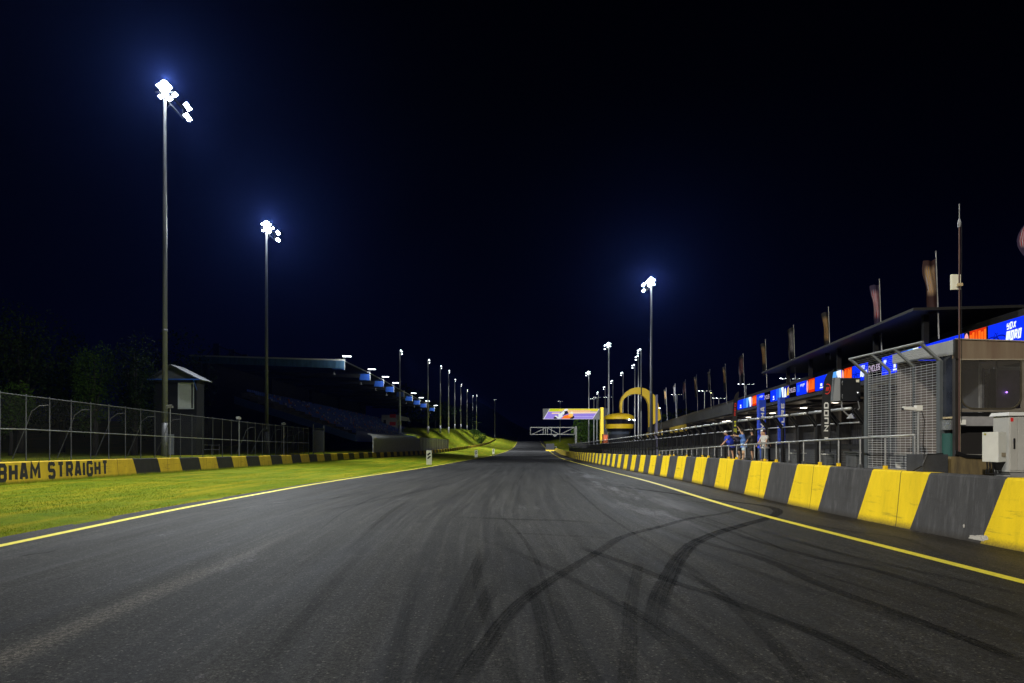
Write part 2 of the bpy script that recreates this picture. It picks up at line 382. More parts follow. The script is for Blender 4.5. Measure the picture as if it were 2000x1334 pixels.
# tyre marks -----------------------------------------------------------
def make_rubber(name, a):
    q = NB(name); t = q.n('ShaderNodeUVMap').outputs[0]; s = q.n('ShaderNodeSeparateXYZ'); q.L.new(t, s.inputs[0])
    w = q.math('ABSOLUTE', s.outputs[0])                    # 0 centre .. 1 edge
    nE = q.noise(t, 5, 5, .8, (.4, 1.0, 1))
    edge = q.rng(q.math('ADD', w, q.math('MULTIPLY', q.math('SUBTRACT', nE, .5), .7)), .66, .90, 1, 0, True)
    n = q.noise(t, 2.2, 7, .8, (1.6, .8, 1))
    groove = q.rng(q.math('SINE', q.math('MULTIPLY', s.outputs[0], 17.0)), -.9, .2, .80, 1)
    tread = q.noise(t, 7, 4, .6, (1, .05, 1)); fo = q.noise(q.n('ShaderNodeTexCoord').outputs['Object'], 26, 5, .9)
    f = q.math('MULTIPLY', q.math('MULTIPLY', edge, q.rng(n, .30, .50, .45, 1)), q.math('MULTIPLY', q.math('MULTIPLY', groove, q.rng(tread, .38, .58, .45, 1)), q.rng(fo, .38, .60, 1, .45)))
    at_ = q.n('ShaderNodeAttribute', attribute_name='fade')
    f = q.math('MULTIPLY', q.math('MULTIPLY', f, a), at_.outputs['Fac'])
    q.b.inputs['Base Color'].default_value = (.003, .003, .0031, 1); q.b.inputs['Roughness'].default_value = .7; q.b.inputs['Specular IOR Level'].default_value = .04
    q.L.new(f, q.b.inputs['Alpha']); return q.m
M_rub = {k_: make_rubber('rubber_%d' % k_, {92: .95, 75: .62, 55: .42, 40: .28}[k_]) for k_ in (92, 75, 55, 40)}
def catmull(P, n=8):
    P = [np.array(p, float) for p in P]; P = [2 * P[0] - P[1]] + P + [2 * P[-1] - P[-2]]; o = []
    for i in range(1, len(P) - 2):
        for t in np.linspace(0, 1, n, endpoint=False):
            a, b_, c, d = P[i - 1:i + 3]
            o.append(.5 * ((2 * b_) + (-a + c) * t + (2 * a - 5 * b_ + 4 * c - d) * t * t + (-a + 3 * b_ - 3 * c + d) * t ** 3))
    o.append(P[-2]); return o
MARK = [0]
def mark(pts, w, a=75, fin=.15, fout=.15, ground_pts=False):
    P = pts if ground_pts else [px2g(*p) for p in pts]
    P = catmull(P, 10); z = .010 + .0006 * MARK[0]; MARK[0] += 1
    mb = MB(); uv = []; fade = []; L = 0; n = len(P)
    for i, p in enumerate(P):
        d = P[min(i + 1, n - 1)] - P[max(i - 1, 0)]; d = d / (np.linalg.norm(d) + 1e-9); nn = np.array((-d[1], d[0]))
        if i: L += np.linalg.norm(P[i] - P[i - 1])
        t = i / (n - 1); fd = min(1, t / max(fin, 1e-3), (1 - t) / max(fout, 1e-3))
        for s_ in (-1, 0, 1):
            x_, y_ = p + nn * s_ * w / 2 * 1.15; mb.v.append((x_, y_, float(zr(y_)) + z)); uv.append((s_, L)); fade.append(fd)
    for i in range(n - 1):
        for k_ in (0, 1): b_ = i * 3 + k_; mb.f.append((b_, b_ + 1, b_ + 4, b_ + 3)); mb.m.append(0)
    o = mb.build('tyre_mark', M_rub[a], TR, uvs=uv)
    at_ = o.data.attributes.new('fade', 'FLOAT', 'POINT'); at_.data.foreach_set('value', fade)
mark([(1190, 948), (1308, 963.5), (1402, 977), (1490, 988), (1519, 998), (1504, 1011), (1455, 1025), (1402, 1041), (1357, 1061), (1329, 1087), (1308, 1124), (1290, 1163), (1280, 1205), (1273, 1262)], .36, 92, .05, .2)
mark([(1300, 975), (1371, 982), (1418, 987), (1443, 994), (1413, 1003), (1350, 1013), (1297, 1027), (1217, 1049), (1168, 1079), (1098, 1121), (1035, 1163), (990, 1205), (940, 1275), (895, 1345)], .26, 75, .1, .05)
mark([(900, 1035), (1000, 1077), (1052, 1100), (1105, 1126), (1168, 1158), (1245, 1198), (1315, 1240), (1385, 1292), (1450, 1345)], .22, 55, .3, .05)
mark([(1120, 1066), (1168, 1082), (1245, 1110), (1315, 1138), (1402, 1166), (1490, 1201), (1595, 1240), (1700, 1292), (1800, 1345)], .24, 75, .15, .05)
mark([(1280, 1072), (1332, 1100), (1385, 1145), (1455, 1205), (1525, 1275), (1575, 1340)], .22, 55, .3, .05)
mark([(1330, 1005), (1402, 1030), (1472, 1055), (1595, 1090), (1700, 1112), (1850, 1158), (2010, 1212)], .24, 75, .3, .05)
mark([(1240, 1015), (1367, 1058), (1490, 1093), (1595, 1140), (1700, 1180), (1850, 1235), (2010, 1298)], .26, 75, .3, .05)
mark([(1430, 1020), (1560, 1060), (1720, 1100), (1900, 1140), (2010, 1166)], .22, 55, .3, .05)
mark([(1520, 1010), (1640, 1035), (1760, 1052), (1860, 1090)], .16, 55, .3, .3)
mark([(1250, 1080), (1245, 1115), (1232, 1180), (1228, 1260), (1224, 1345)], .22, 55, .3, .05)
mark([(1000, 1118), (1042, 1170), (1070, 1250), (1090, 1345)], .22, 40, .3, .05)
mark([(880, 1010), (1000, 1015), (1105, 1018), (1210, 1026)], .45, 55, .2, .3)
mark([(960, 1040), (1060, 1045), (1200, 1052)], .3, 40, .3, .3)
mark([(950, 1075), (935, 1100), (912, 1155), (880, 1230), (810, 1345)], .30, 55, .3, .05)
mark([(975, 1130), (945, 1180), (905, 1260), (862, 1345)], .28, 55, .3, .05)
mark([(1075, 1130), (1090, 1190), (1130, 1280), (1165, 1345)], .24, 40, .3, .05)
mark([(1130, 1150), (1250, 1215), (1400, 1345)], .24, 40, .3, .05)
mark([(40, 1089), (62, 1084), (92, 1081), (110, 1076)], .10, 75, .2, .3)
mark([(300, 1010), (480, 990), (640, 975), (760, 958)], .3, 40, .3, .3)
mark([(560, 1010), (700, 985), (860, 950), (930, 925)], .3, 40, .3, .3)
for k_ in range(8):      # long faint marks along the lanes
    u = random.uniform(-8, 9); y0 = random.uniform(8, 60); Ln = random.uniform(15, 60); s_ = random.uniform(-.03, .03)
    mark([(float(cx(y0 + Ln * t)) + u + s_ * Ln * t + random.uniform(-.1, .1), y0 + Ln * t) for t in (0, .33, .66, 1)], random.uniform(.2, .4), random.choice((40, 40, 55)), .3, .3, True)

for k_ in range(11):      # fine single streaks, launch and braking rubber down the middle
    u = random.uniform(-6.5, 8.5); y0 = random.uniform(4.5, 45); Ln = random.uniform(7, 34); s_ = random.uniform(-.05, .05); c_ = random.uniform(-.5, .5)
    mark([(float(cx(y0 + Ln * t)) + u + s_ * Ln * t + c_ * math.sin(t * 3.1), y0 + Ln * t) for t in (0, .33, .66, 1)], random.uniform(.05, .12), random.choice((40, 40, 55)), .25, .3, True)
for (u, y0, Ln, c_) in ((-1.2, 4.6, 9, .5), (-.2, 4.6, 12, .7), (.9, 5, 10, -.4), (2.3, 5, 14, 1.0), (3.4, 6, 12, 1.3), (4.6, 7, 13, 1.5), (-2.6, 6, 10, .3)):
    mark([(u + c_ * (1 - t) ** 2, y0 + Ln * t) for t in (0, .33, .66, 1)], .21, 40, .2, .4, True)
# far hills and night horizon ------------------------------------------------
def hills():
    mb = MB(); n = 90
    for r_, (Yc, dpt) in enumerate(((1500, 0), (2100, 1))):
        prev = None
    pts = []
    def hz(a): return 58 + 34 * math.exp(-((a - 938) / 60) ** 2) + 10 * math.sin(a / 61) + 6 * math.sin(a / 23) - 30 * min(1, max(0, (a - 990) / 60))
    rows = []
    for (Y, s_) in ((1300, 0), (1450, .45), (1600, .8), (1750, 1), (2000, .6)):
        row = []
        for i in range(n + 1):
            a = -500 + i * 3000 / n; X = (a - VX) / F * 1750 * (Y / 1750) ** .3
            h = hz(a) * 1.12 * s_ * (1 + .05 * math.sin(i * 1.7 + Y)) - 20 * (1 - s_)
            row.append(len(mb.v)); mb.v.append((X, Y, h))
        rows.append(row)
    for r0, r1 in zip(rows, rows[1:]):
        for i in range(n): mb.f.append((r0[i], r0[i + 1], r1[i + 1], r1[i])); mb.m.append(0)
    o = mb.build('hills', mat('hill_woodland', (.02, .03, .02), .95, var=.6, vscale=.03), smooth=True); structure(o)
hills()

# grass blades ---------------------------------------------------------------
def blades(name, n, region, hmin, hmax, wid, material, label, cat='grass'):
    X, Y = region(n); Z = gz(X, Y); n = len(X)
    ang = rng.uniform(0, 2 * np.pi, n); h = rng.uniform(hmin, hmax, n); w = wid * rng.uniform(.6, 1.4, n)
    lx, ly = rng.normal(0, .35, n) * h, rng.normal(0, .35, n) * h
    dx, dy = np.cos(ang) * w / 2, np.sin(ang) * w / 2
    V = np.empty((n, 3, 3)); V[:, 0] = np.c_[X - dx, Y - dy, Z - .01]; V[:, 1] = np.c_[X + dx, Y + dy, Z - .01]; V[:, 2] = np.c_[X + lx, Y + ly, Z + h]
    me = bpy.data.meshes.new(name); me.vertices.add(3 * n); me.vertices.foreach_set('co', V.ravel())
    me.loops.add(3 * n); me.loops.foreach_set('vertex_index', np.arange(3 * n)); me.polygons.add(n)
    me.polygons.foreach_set('loop_start', np.arange(0, 3 * n, 3)); me.update(calc_edges=True); me.materials.append(material)
    o = bpy.data.objects.new(name, me); COL.objects.link(o); return tag(o, label, cat, kind='stuff')
def reg_verge(n):
    Y = 16 + 90 * rng.power(1.0, n) ** 1.6; u = rng.uniform(-27.3, -11.2, n); X = cx(Y) + u
    e_ = np.array([al(y) for y in Y]); k_ = (u < e_ + rng.uniform(-.12, .10, n)) & (X / Y > -.74); return X[k_], Y[k_]
blades('verge_grass', 150000, reg_verge, .02, .045, .022, M_blade, 'short mown yellow green turf between the track edge and the low wall')
def reg_foot(n):
    Y = rng.uniform(36, 130, n); X = cx(Y) - 27.3 + np.abs(rng.normal(0, .12, n)); return X, Y
blades('wall_foot_grass', 9000, reg_foot, .08, .26, .02, M_blade, 'longer green grass tufts along the foot of the striped wall')
def reg_weed(n):
    Y = rng.uniform(36, 108, n); u = -28.2 - np.abs(rng.normal(0, 1.1, n)); c = .5 + .5 * np.sin(Y * 1.3) * np.sin(Y * .37 + 1); k_ = rng.uniform(0, 1, n) < .35 + .65 * c
    return (cx(Y) + u)[k_], Y[k_]
blades('dry_weeds', 26000, reg_weed, .15, .50, .02, M_weed, 'dry straw coloured weeds between the striped wall and the mesh fence', 'weeds')
def reg_bank(n):
    Y = rng.uniform(265, 520, n); u = rng.uniform(-46, -28, n); return cx(Y) + u, Y
blades('bank_grass', 40000, reg_bank, .1, .3, .10, M_blade, 'rough grass covering the bank beyond the ribbed fence', 'grass')

# ------------------------------------------------------------------ stroke font
GL = {
 'A': [[(0, 0), (.34, 1), (.66, 1), (1, 0)], [(.16, .28), (.84, .28)]], 'B': [[(0, 0), (0, 1), (.82, 1), (1, .86), (1, .64), (.84, .52), (1, .40), (1, .14), (.82, 0), (0, 0)], [(.06, .52), (.8, .52)]],
 'H': [[(0, 0), (0, 1)], [(1, 0), (1, 1)], [(.04, .5), (.96, .5)]], 'M': [[(0, 0), (.05, 1), (.5, .35), (.95, 1), (1, 0)]], 'S': [[(1, .82), (.85, 1), (.15, 1), (0, .85), (0, .62), (.15, .5), (.85, .5), (1, .38), (1, .15), (.85, 0), (.15, 0), (0, .18)]],
 'T': [[(0, 1), (1, 1)], [(.5, 0), (.5, .96)]], 'R': [[(0, 0), (0, 1), (.82, 1), (1, .86), (1, .62), (.82, .48), (.06, .48)], [(.5, .44), (1, 0)]],
 'I': [[(.5, 0), (.5, 1)]], 'G': [[(1, .82), (.85, 1), (.15, 1), (0, .85), (0, .15), (.15, 0), (.85, 0), (1, .15), (1, .48), (.55, .48)]],
 'Y': [[(0, 1), (0, .58), (.5, .42), (1, .58), (1, 1)], [(.5, .38), (.5, 0)]], 'y': [[(0, 1), (0, .5), (.96, .5)], [(1, 1), (1, .15), (.85, 0), (.1, 0)]], 'D': [[(0, 0), (0, 1), (.75, 1), (1, .8), (1, .2), (.75, 0), (0, 0)]],
 'X': [[(0, 0), (1, 1)], [(0, 1), (.42, .58)], [(.58, .42), (1, 0)]], 'O': [[(0, .0), (0, 1), (1, 1), (1, 0), (0, 0)]], 'C': [[(1, 1), (0, 1), (0, 0), (1, 0)]], 'L': [[(0, 1), (0, 0), (1, 0)]],
 'E': [[(1, 1), (0, 1), (0, 0), (1, 0)], [(.06, .5), (.9, .5)]], 'P': [[(0, 0), (0, 1), (1, 1), (1, .45), (.06, .45)]], 'm': [[(0, 0), (0, 1), (1, 1), (1, 0)], [(.5, .94), (.5, 0)]], 'N': [[(0, 0), (0, 1), (1, 0), (1, 1)]],
 'V': [[(0, 1), (.5, 0), (1, 1)]], 'U': [[(0, 1), (0, 0), (1, 0), (1, 1)]], '/': [[(0, 0), (1, 1)]]}
def stroke2d(P, w):
    P = [Vector((p[0], p[1])) for p in P]; closed = (P[0] - P[-1]).length < 1e-6; n = len(P); Lf = []; Rt = []
    for i in range(n):
        if closed: a = P[(i - 1) % (n - 1)]; b_ = P[(i + 1) % (n - 1)] if i < n - 1 else P[1]
        else: a = P[i - 1] if i else None; b_ = P[i + 1] if i < n - 1 else None
        d1 = (P[i] - a).normalized() if a is not None else None; d2 = (b_ - P[i]).normalized() if b_ is not None else None
        if d1 is None: d1 = d2
        if d2 is None: d2 = d1
        n1 = Vector((-d1.y, d1.x)); n2 = Vector((-d2.y, d2.x)); m = (n1 + n2)
        m = m.normalized() if m.length > 1e-4 else n1; k_ = min(1 / max(m.dot(n1), .35), 2.2)
        Lf.append(P[i] + m * k_ * w / 2); Rt.append(P[i] - m * k_ * w / 2)
    return [(Lf[i], Rt[i], Rt[i + 1], Lf[i + 1]) for i in range(n - 1)]
def text_mesh(mb, txt, fn, H, cw, gap, w, shear=0.0, mi=0):
    """fn(s, t, lift) -> world point; s reading direction, t up"""
    s0 = 0; nst = 0
    for ch in txt:
        if ch == ' ': s0 += cw * .7; continue
        ww = cw * (.35 if ch == 'I' else 1.3 if ch in 'mM' else 1)
        for st in GL[ch]:
            nst += 1
            P = [(s0 + w / 2 + p[0] * (ww - w) + shear * p[1] * H, w / 2 + p[1] * (H - w)) for p in st]
            for qd in stroke2d(P, w):
                mb.add([fn(p.x, p.y, .0005 * (nst % 5)) for p in qd], [(0, 1, 2, 3)], mi)
        s0 += ww + gap
    return s0

# ------------------------------------------------------------------ walls
def barrier(name, Ys, prof, material, label, u_c, z_of, side):
    """prof: list of (du, h) from foot on the track side over the top and down the back"""
    mb = MB(); uv = []; n = len(prof); Ys = list(Ys)
    hs = []
    for Y in Ys:
        for du, h in prof:
            X = float(cx(Y)) + u_c + du; mb.v.append((X, Y, z_of(Y) + h)); uv.append((Y, h))
    for i in range(len(Ys) - 1):
        for j in range(n - 1):
            a = i * n + j; f = (a, a + 1, a + n + 1, a + n) if side < 0 else (a, a + n, a + n + 1, a + 1)
            mb.f.append(f); mb.m.append(0)
    mb.f.append(tuple(range(n))); mb.m.append(0); mb.f.append(tuple((len(Ys) - 1) * n + j for j in range(n))); mb.m.append(0)
    o = mb.build(name, material, org=(float(cx(Ys[0])) + u_c, Ys[0], z_of(Ys[0])), uvs=uv)
    return tag(o, label, 'barrier wall')
zR = lambda Y: float(zr(Y))
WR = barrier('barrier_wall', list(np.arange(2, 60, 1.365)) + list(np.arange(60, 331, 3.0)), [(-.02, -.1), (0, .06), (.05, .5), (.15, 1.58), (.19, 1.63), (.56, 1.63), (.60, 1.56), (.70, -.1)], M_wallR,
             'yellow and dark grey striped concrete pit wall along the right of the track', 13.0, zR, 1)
hL = lambda Y: float(np.interp(Y, [0, 40, 66, 131, 400], [1.31, 1.30, 1.24, 1.10, 1.05]))
def left_wall():
    mb = MB(); uv = []; Ys = list(np.arange(18, 140, 1.7)) + list(np.arange(140, 571, 3.4))
    for Y in Ys:
        h = hL(Y); z = float(zr(Y) + _bl(Y)); X = float(cx(Y)) - 27.4
        for du, hh in [(.12, -.25), (.10, .02), (.02, h - .05), (-.03, h), (-.33, h), (-.38, h - .05), (-.42, -.4)]:
            mb.v.append((X + du, Y, z + hh)); uv.append((Y, hh))
    n = 7
    for i in range(len(Ys) - 1):
        for j in range(n - 1): a = i * n + j; mb.f.append((a, a + 1, a + n + 1, a + n)); mb.m.append(0)
    mb.f.append(tuple(range(n))); mb.m.append(0)
    o = mb.build('barrier_wall', M_wallL, org=(-27, 18, 0), uvs=uv); tag(o, 'low yellow and black striped wall with lettering behind the grass verge', 'barrier wall')
    txt = MB(); Y0 = 48.55; TW = 0
    def fn(s_, t_, l_):
        Y = Y0 - TOT + s_; z = float(zr(Y) + _bl(Y)); hh = .14 + t_; return Vector((float(cx(Y)) - 27.4 + .10 - .085 * (hh - .02) / 1.25 + .012 + l_, Y, z + hh))
    TOT = 0
    d = MB(); TOT = text_mesh(d, 'BRABHAM STRAIGHT', lambda a, b_, c: Vector((0, 0, 0)), 1.08, .69, .135, .235)
    text_mesh(txt, 'BRABHAM STRAIGHT', fn, 1.08, .69, .135, .235, .05)
    t = txt.build('lettering', mat('black_lettering', (.012, .011, .012), .6), o)
    # small creeper at the T
    return o
left_wall()
# chipped white paint on the near grey stripe of the pit wall
mb = MB()
for (cxp, czp, rx_, rz_) in ((16.55, .13, .26, .085), (16.75, .10, .16, .07), (16.35, .17, .12, .06), (17.1, .36, .035, .05)):
    ring = []; n = 16
    for j in range(n):
        t = 2 * math.pi * j / n; r_ = random.uniform(.7, 1.15); Y = cxp + math.cos(t) * rx_ * r_; hh = max(.075, czp + math.sin(t) * rz_ * r_)
        u = 13.0 + np.interp(hh, [-.1, .06, .5, 1.58], [-.02, 0, .05, .15]) - .004 - .001 * len(mb.f)
        ring.append((float(cx(Y)) + u, Y, float(zr(Y)) + hh))
    mb.add(ring, [tuple(range(n))])
mb.build('chipped_patch', mat('bare_plaster', (.5, .48, .44), .9, var=.5, vscale=20), WR)

# ------------------------------------------------------------------ floodlight masts
def fixture(mb_body, mb_face, c, face, w=.62, d=.5, tilt=35, mi=0):
    """face: +1 looks to +X, -1 to -X"""
    c = Vector(c); t = R(tilt); a = Vector((0, w / 2, 0)); b_ = Vector((face * math.cos(t), 0, math.sin(t))) * d / 2      # panel plane
    nrm = Vector((face * math.sin(t), 0, -math.cos(t)))
    mb_body.obox(c, a, b_, nrm * .05); mb_body.obox(c - nrm * .09, a * .5, b_ * .6, nrm * .045)
    mb_face.obox(c + nrm * .056, a * .93, b_ * .92, nrm * .004)
def mast(label, X, Y, ztop, zbase, face, style='full', faces=None, r=.26, power=0, aim=None, group=None, cone=90, glow=0, tint=(.93, .97, 1.0)):
    T = thing('floodlight_mast', label, 'floodlight mast', (X, Y, zbase), group)
    p = MB(); p.tube([(X, Y, zbase - .3), (X, Y, zbase + 3.2)], [r * 1.35, r * 1.3], 14); p.tube([(X, Y, zbase + 3.2), (X, Y, ztop)], [r * 1.12, r * .55], 14)
    if style == 'full': p.lathe((X, Y, zbase + 12), [(r * 1.05, 0), (r * 1.08, .05), (r * 1.08, .2), (r * 1.02, .25)], 12)
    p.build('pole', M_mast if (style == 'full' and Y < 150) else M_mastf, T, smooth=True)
    arm = MB(); body = MB(); fm = faces or M_lamp
    if style == 'full':
        arm.bar((X, Y - 1.1, ztop), (X, Y + 4.0, ztop), .12); arm.bar((X, Y - 1.0, ztop - 1.0), (X, Y + 4.0, ztop - 1.0), .12)
        arm.bar((X, Y + 3.9, ztop), (X, Y + 3.9, ztop - 1.0), .09); arm.bar((X - .9, Y, ztop - .4), (X + .9, Y, ztop - .4), .12)
        arm.tube([(X + face * .2, Y + .05, ztop - 1.9), (X + face * .5, Y + .05, ztop - 1.6), (X + face * .42, Y + .05, ztop - 1.3)], .03, 6)
        pos = [(0, -.35, .42), (.1, .3, .42), (.35, -.7, .15), (.35, .1, .15), (-.5, -.2, .2), (-.1, -.3, -.25), (.3, -.3, -.4), (.5, 1.0, -.1), (.35, -.7, -.9), (.35, .2, -.9), (-.55, .3, -.6), (.5, 3.5, .2), (.5, 4.2, .1), (.5, 3.5, -.9), (.5, 4.25, -.95)]
    elif style == 'two':
        arm.bar((X, Y - .7, ztop), (X, Y + 2.8, ztop), .12); arm.bar((X, Y - .5, ztop - .8), (X, Y + 2.8, ztop - .8), .1)
        pos = [(.3, -.5, .15), (.3, .3, .15), (.35, 2.2, .1), (.35, 2.9, .1), (.35, 2.3, -.8), (.35, 3.0, -.8)]
    else:    # head bar across, seen end on from the track
        arm.bar((X - 1.6, Y, ztop), (X + 1.6, Y, ztop), .1); pos = [(-1.5, 0, .1), (-.55, 0, .1), (.55, 0, .1), (1.5, 0, .1)]
    arm.build('crossarm', M_post, T)
    i = 0
    for (a, b_, c) in pos:
        body = MB(); fc = MB(); fx = face if style != 'bar' else (1 if a > 0 else -1)
        fixture(body, fc, (X + fx * (a if style != 'bar' else abs(a)), Y + b_, ztop + c), fx , .60 if style != 'bar' else .6, .45, 32 if style != 'bar' else 18)
        f = body.build('floodlight', M_post, T); fc.build('lamp_face', fm, f)
    if power:
        ld = bpy.data.lights.new('floodlight_beam', 'SPOT'); ld.energy = power * KL; ld.color = tint; ld.spot_size = R(cone); ld.spot_blend = 1; ld.shadow_soft_size = .9
        lo = bpy.data.objects.new('floodlight_beam', ld); COL.objects.link(lo); lo.parent = T; lo.location = (face * 1.6, 1.0, ztop - zbase - 1.7)
        a_ = Vector(aim or (X + face * 24, Y + 6, 0)); d = a_ - Vector((X + face * 1.6, Y + 1, ztop - 1.7)); lo.rotation_euler = d.to_track_quat('-Z', 'Y').to_euler()
    if glow:
        ld = bpy.data.lights.new('lamp_spill', 'SPOT'); ld.energy = glow; ld.color = (.85, .92, 1.0); ld.shadow_soft_size = .15; ld.spot_size = R(100); ld.spot_blend = .8
        lo = bpy.data.objects.new('lamp_spill', ld); COL.objects.link(lo); lo.parent = T; lo.location = (face * .8, -1.5, ztop - zbase); lo.rotation_euler = (Vector((face * 2, Y - 80, 2)) - Vector((X, Y, ztop))).to_track_quat('-Z', 'Y').to_euler()
    return T
def mast_px(label, x, ytop, Y, face, **kw):
    X = (x - VX) / F * Y; zt = CAMZ - (ytop - VY) / F * Y; zb = kw.pop('zb', None)
    return mast(label, X, Y, zt, G(X, Y) if zb is None else zb, face, **kw)
P0 = 95000
LM = 'floodlight masts lining the left side of the track'; RM = 'floodlight masts lining the pit side'
mast_px('tallest floodlight mast, nearest on the left, rising beside the hut roof', 322, 172, 66, 1, power=P0 * 1.3, glow=26000, group=LM, r=.24)
mast_px('second tall mast from the left, crossing the grandstand end', 520.5, 440, 100, 1, power=P0 * 1.5, glow=26000, group=LM, r=.26, cone=108, aim=(15, 120, 0))
ord_ = ['first', 'second', 'third', 'fourth', 'fifth', 'sixth', 'seventh', 'eighth', 'ninth', 'tenth']
lst = [(781, 685, 229), (836, 703, 276), (860, 715, 315), (876, 724, 342), (888, 741, 408), (900, 751, 455), (912, 762, 488), (923, 773, 566), (930.5, 772, 520)]
lab = ['mast rising behind the far stretch of the grandstand roof', 'mast standing just past the last grandstand roof light', 'third mast from the grandstand along the grass bank',
       'fourth mast from the grandstand along the grass bank', 'fifth mast from the grandstand along the grass bank', 'sixth mast from the grandstand, top of the bank', 'seventh mast from the grandstand, where the row bunches up',
       'low mast near the right end of the bunched left row', 'last mast of the left row, above the end of the bank']
for (x, y, Y), l in zip(lst, lab): mast_px(l, x, y, Y, 1, style='two', faces=M_lampfar, power=P0 * 1.45, group=LM, r=.34)
mast_px('lone twin head mast by the crest of the track', 966.5, 781, 606, 1, style='bar', faces=M_lampfar, power=0, group=LM, r=.3)
mast_px('nearest right hand mast, tall, in front of the yellow arch', 1272, 548, 127, -1, zb=0, power=P0 * 1.7, glow=26000, group=RM, r=.30, cone=74, aim=(32, 182, 0))
mast_px('tall mast between the big screen post and the yellow arch', 1189, 672, 208, -1, zb=-1, style='full', faces=M_lampfar, power=P0 * 1.7, cone=66, aim=(42, 258, 3), group=RM, r=.30)
mast_px('mast standing behind the right half of the big screen', 1150, 727, 285, -1, zb=-1, style='full', faces=M_lampfar, aim=(24, 335, 0), cone=80, power=P0 * 2.4, group=RM, r=.30)
for (x, y, Y), l in zip([(1252, 683, 219), (1247, 696, 240), (1240, 713, 263), (1217, 728, 291), (1197, 744, 326), (1182, 756, 361), (1169, 766, 396)],
        ['tallest mast of the paddock row above the yellow arch', 'second tallest paddock mast above the yellow arch', 'third paddock mast, left of the arch top', 'fourth paddock mast, between arch and pit mast',
         'fifth paddock mast, just right of the pit mast', 'sixth paddock mast, just left of the pit mast', 'shortest paddock mast, left end of the row']):
    mast_px(l, x, y, Y, -1, zb=0, style='two', faces=M_lampfar, group='paddock floodlight masts', r=.26)
for (x, y, Y), l in zip([(1094, 784, 520), (1160, 779, 330), (1166, 776, 322), (1187, 776, 300), (1227, 773, 300), (1322, 771, 210), (1404, 778, 190), (1457, 751, 150), (1543, 740, 120), (1376, 764, 190), (1647, 716, 88), (1597, 792, 90)],
        ['distant twin head mast above the big screen', 'left of two masts just above the screen corner', 'right of two masts just above the screen corner', 'low T shaped mast crossing the tall pit mast',
         'mast seen through the opening of the yellow arch', 'T shaped lamp mast right of the yellow arch', 'faint four lamp mast above the plain fascia', 'T shaped lamp mast above the left end of the display board',
         'wide T shaped lamp mast behind the display board centre', 'single arm mast beside the warm street lamp', 'T shaped mast under the upper roof near the hanging box', 'small T lamp glimpsed beneath the pit building soffit']):
    if x == 1597: continue
    mast_px(l, x, y, Y, -1, zb=0, style='bar', faces=M_lampfar, group='car park lamp masts', r=.14 if Y < 250 else .22)
# unseen masts continuing the rows, added to light the near scene
mast('unseen floodlight mast left of the frame', -31.5, 30, 35, 1.5, 1, power=P0 * 1.15, aim=(-8, 42, 0), tint=(1, .97, .88), group=LM)
mast('unseen floodlight mast behind the camera on the left', -31.5, -6, 35, 1.5, 1, power=P0 * .18, group=LM)
mast('farther unseen floodlight mast behind the camera on the left', -31.5, -42, 35, 1.5, 1, power=P0 * 2.2, group=LM, aim=(20, 32, 0), cone=46, tint=(1, .92, .78))
mast('unseen floodlight mast right of the frame behind the cabin', 30, 12, 33, 0, -1, power=P0 * 1.2, group=RM, aim=(-24, 38, 0), cone=62)
# street lamps with curved arms
def street_lamp(label, x, y, Y, arm=1.6, warm=True, zb=0, pole_dx=0):
    P = at(x, y, Y); T = thing('street_lamp', label, 'street lamp', (P.x + arm, Y, zb), 'street lamps behind the pit building')
    m = MB(); m.tube([(P.x + arm, Y, zb), (P.x + arm, Y, P.z - 1.6), (P.x + arm * .93, Y, P.z - .9), (P.x + arm * .6, Y, P.z - .25), (P.x + .25, Y, P.z + .02)], [.1, .08, .07, .05, .045], 8); m.build('pole', M_post, T, smooth=True)
    b_ = MB(); b_.obox((P.x, Y, P.z + .03), (.32, 0, .02), (0, .13, 0), (0, 0, .05)); b_.build('lamp_head', M_post, T)
    c = MB(); c.lathe((P.x - .05, Y, P.z - .10), [(.03, 0), (.11, .03), (.13, .08)], 12); c.build('lamp_glass', M_warm if warm else M_lamp, T)
street_lamp('curved arm street lamp glowing warm above the upper roof edge', 1632, 677, 75)
street_lamp('yellowish street lamp standing above the plain fascia', 1389, 767, 130, .5)
street_lamp('small white street lamp just right of the yellow arch', 1288.5, 797, 190, .4, False)
# ------------------------------------------------------------------ left side: mesh fence, hut, trees, stand
def make_mesh_mat(name, col, sx_, sy_, wdt, diag=False, metal=.5):
    q = NB(name); t = q.n('ShaderNodeUVMap').outputs[0]; s = q.n('ShaderNodeSeparateXYZ'); q.L.new(t, s.inputs[0])
    a, b_ = s.outputs[0], s.outputs[1]
    if diag: a, b_ = q.math('ADD', a, b_), q.math('SUBTRACT', a, b_)
    fa = q.math('LESS_THAN', q.math('FRACT', q.math('ADD', q.math('DIVIDE', a, sx_), 500)), wdt / sx_)
    fb = q.math('LESS_THAN', q.math('FRACT', q.math('ADD', q.math('DIVIDE', b_, sy_), 500)), wdt / sy_)
    q.L.new(q.math('MAXIMUM', fa, fb), q.b.inputs['Alpha']); q.b.inputs['Base Color'].default_value = (*col, 1)
    q.b.inputs['Roughness'].default_value = .5; q.b.inputs['Metallic'].default_value = metal; return q.m
M_chain = make_mesh_mat('chain_link', (.04, .04, .04), .08, .08, .007, True)
M_weld = make_mesh_mat('welded_mesh', (.62, .64, .66), .26, .080, .0085, metal=.1)
M_weldd = make_mesh_mat('welded_mesh_dark', (.12, .13, .13), .10, .10, .014)
zB = lambda X, Y: G(X, Y)
FUL = -30.6
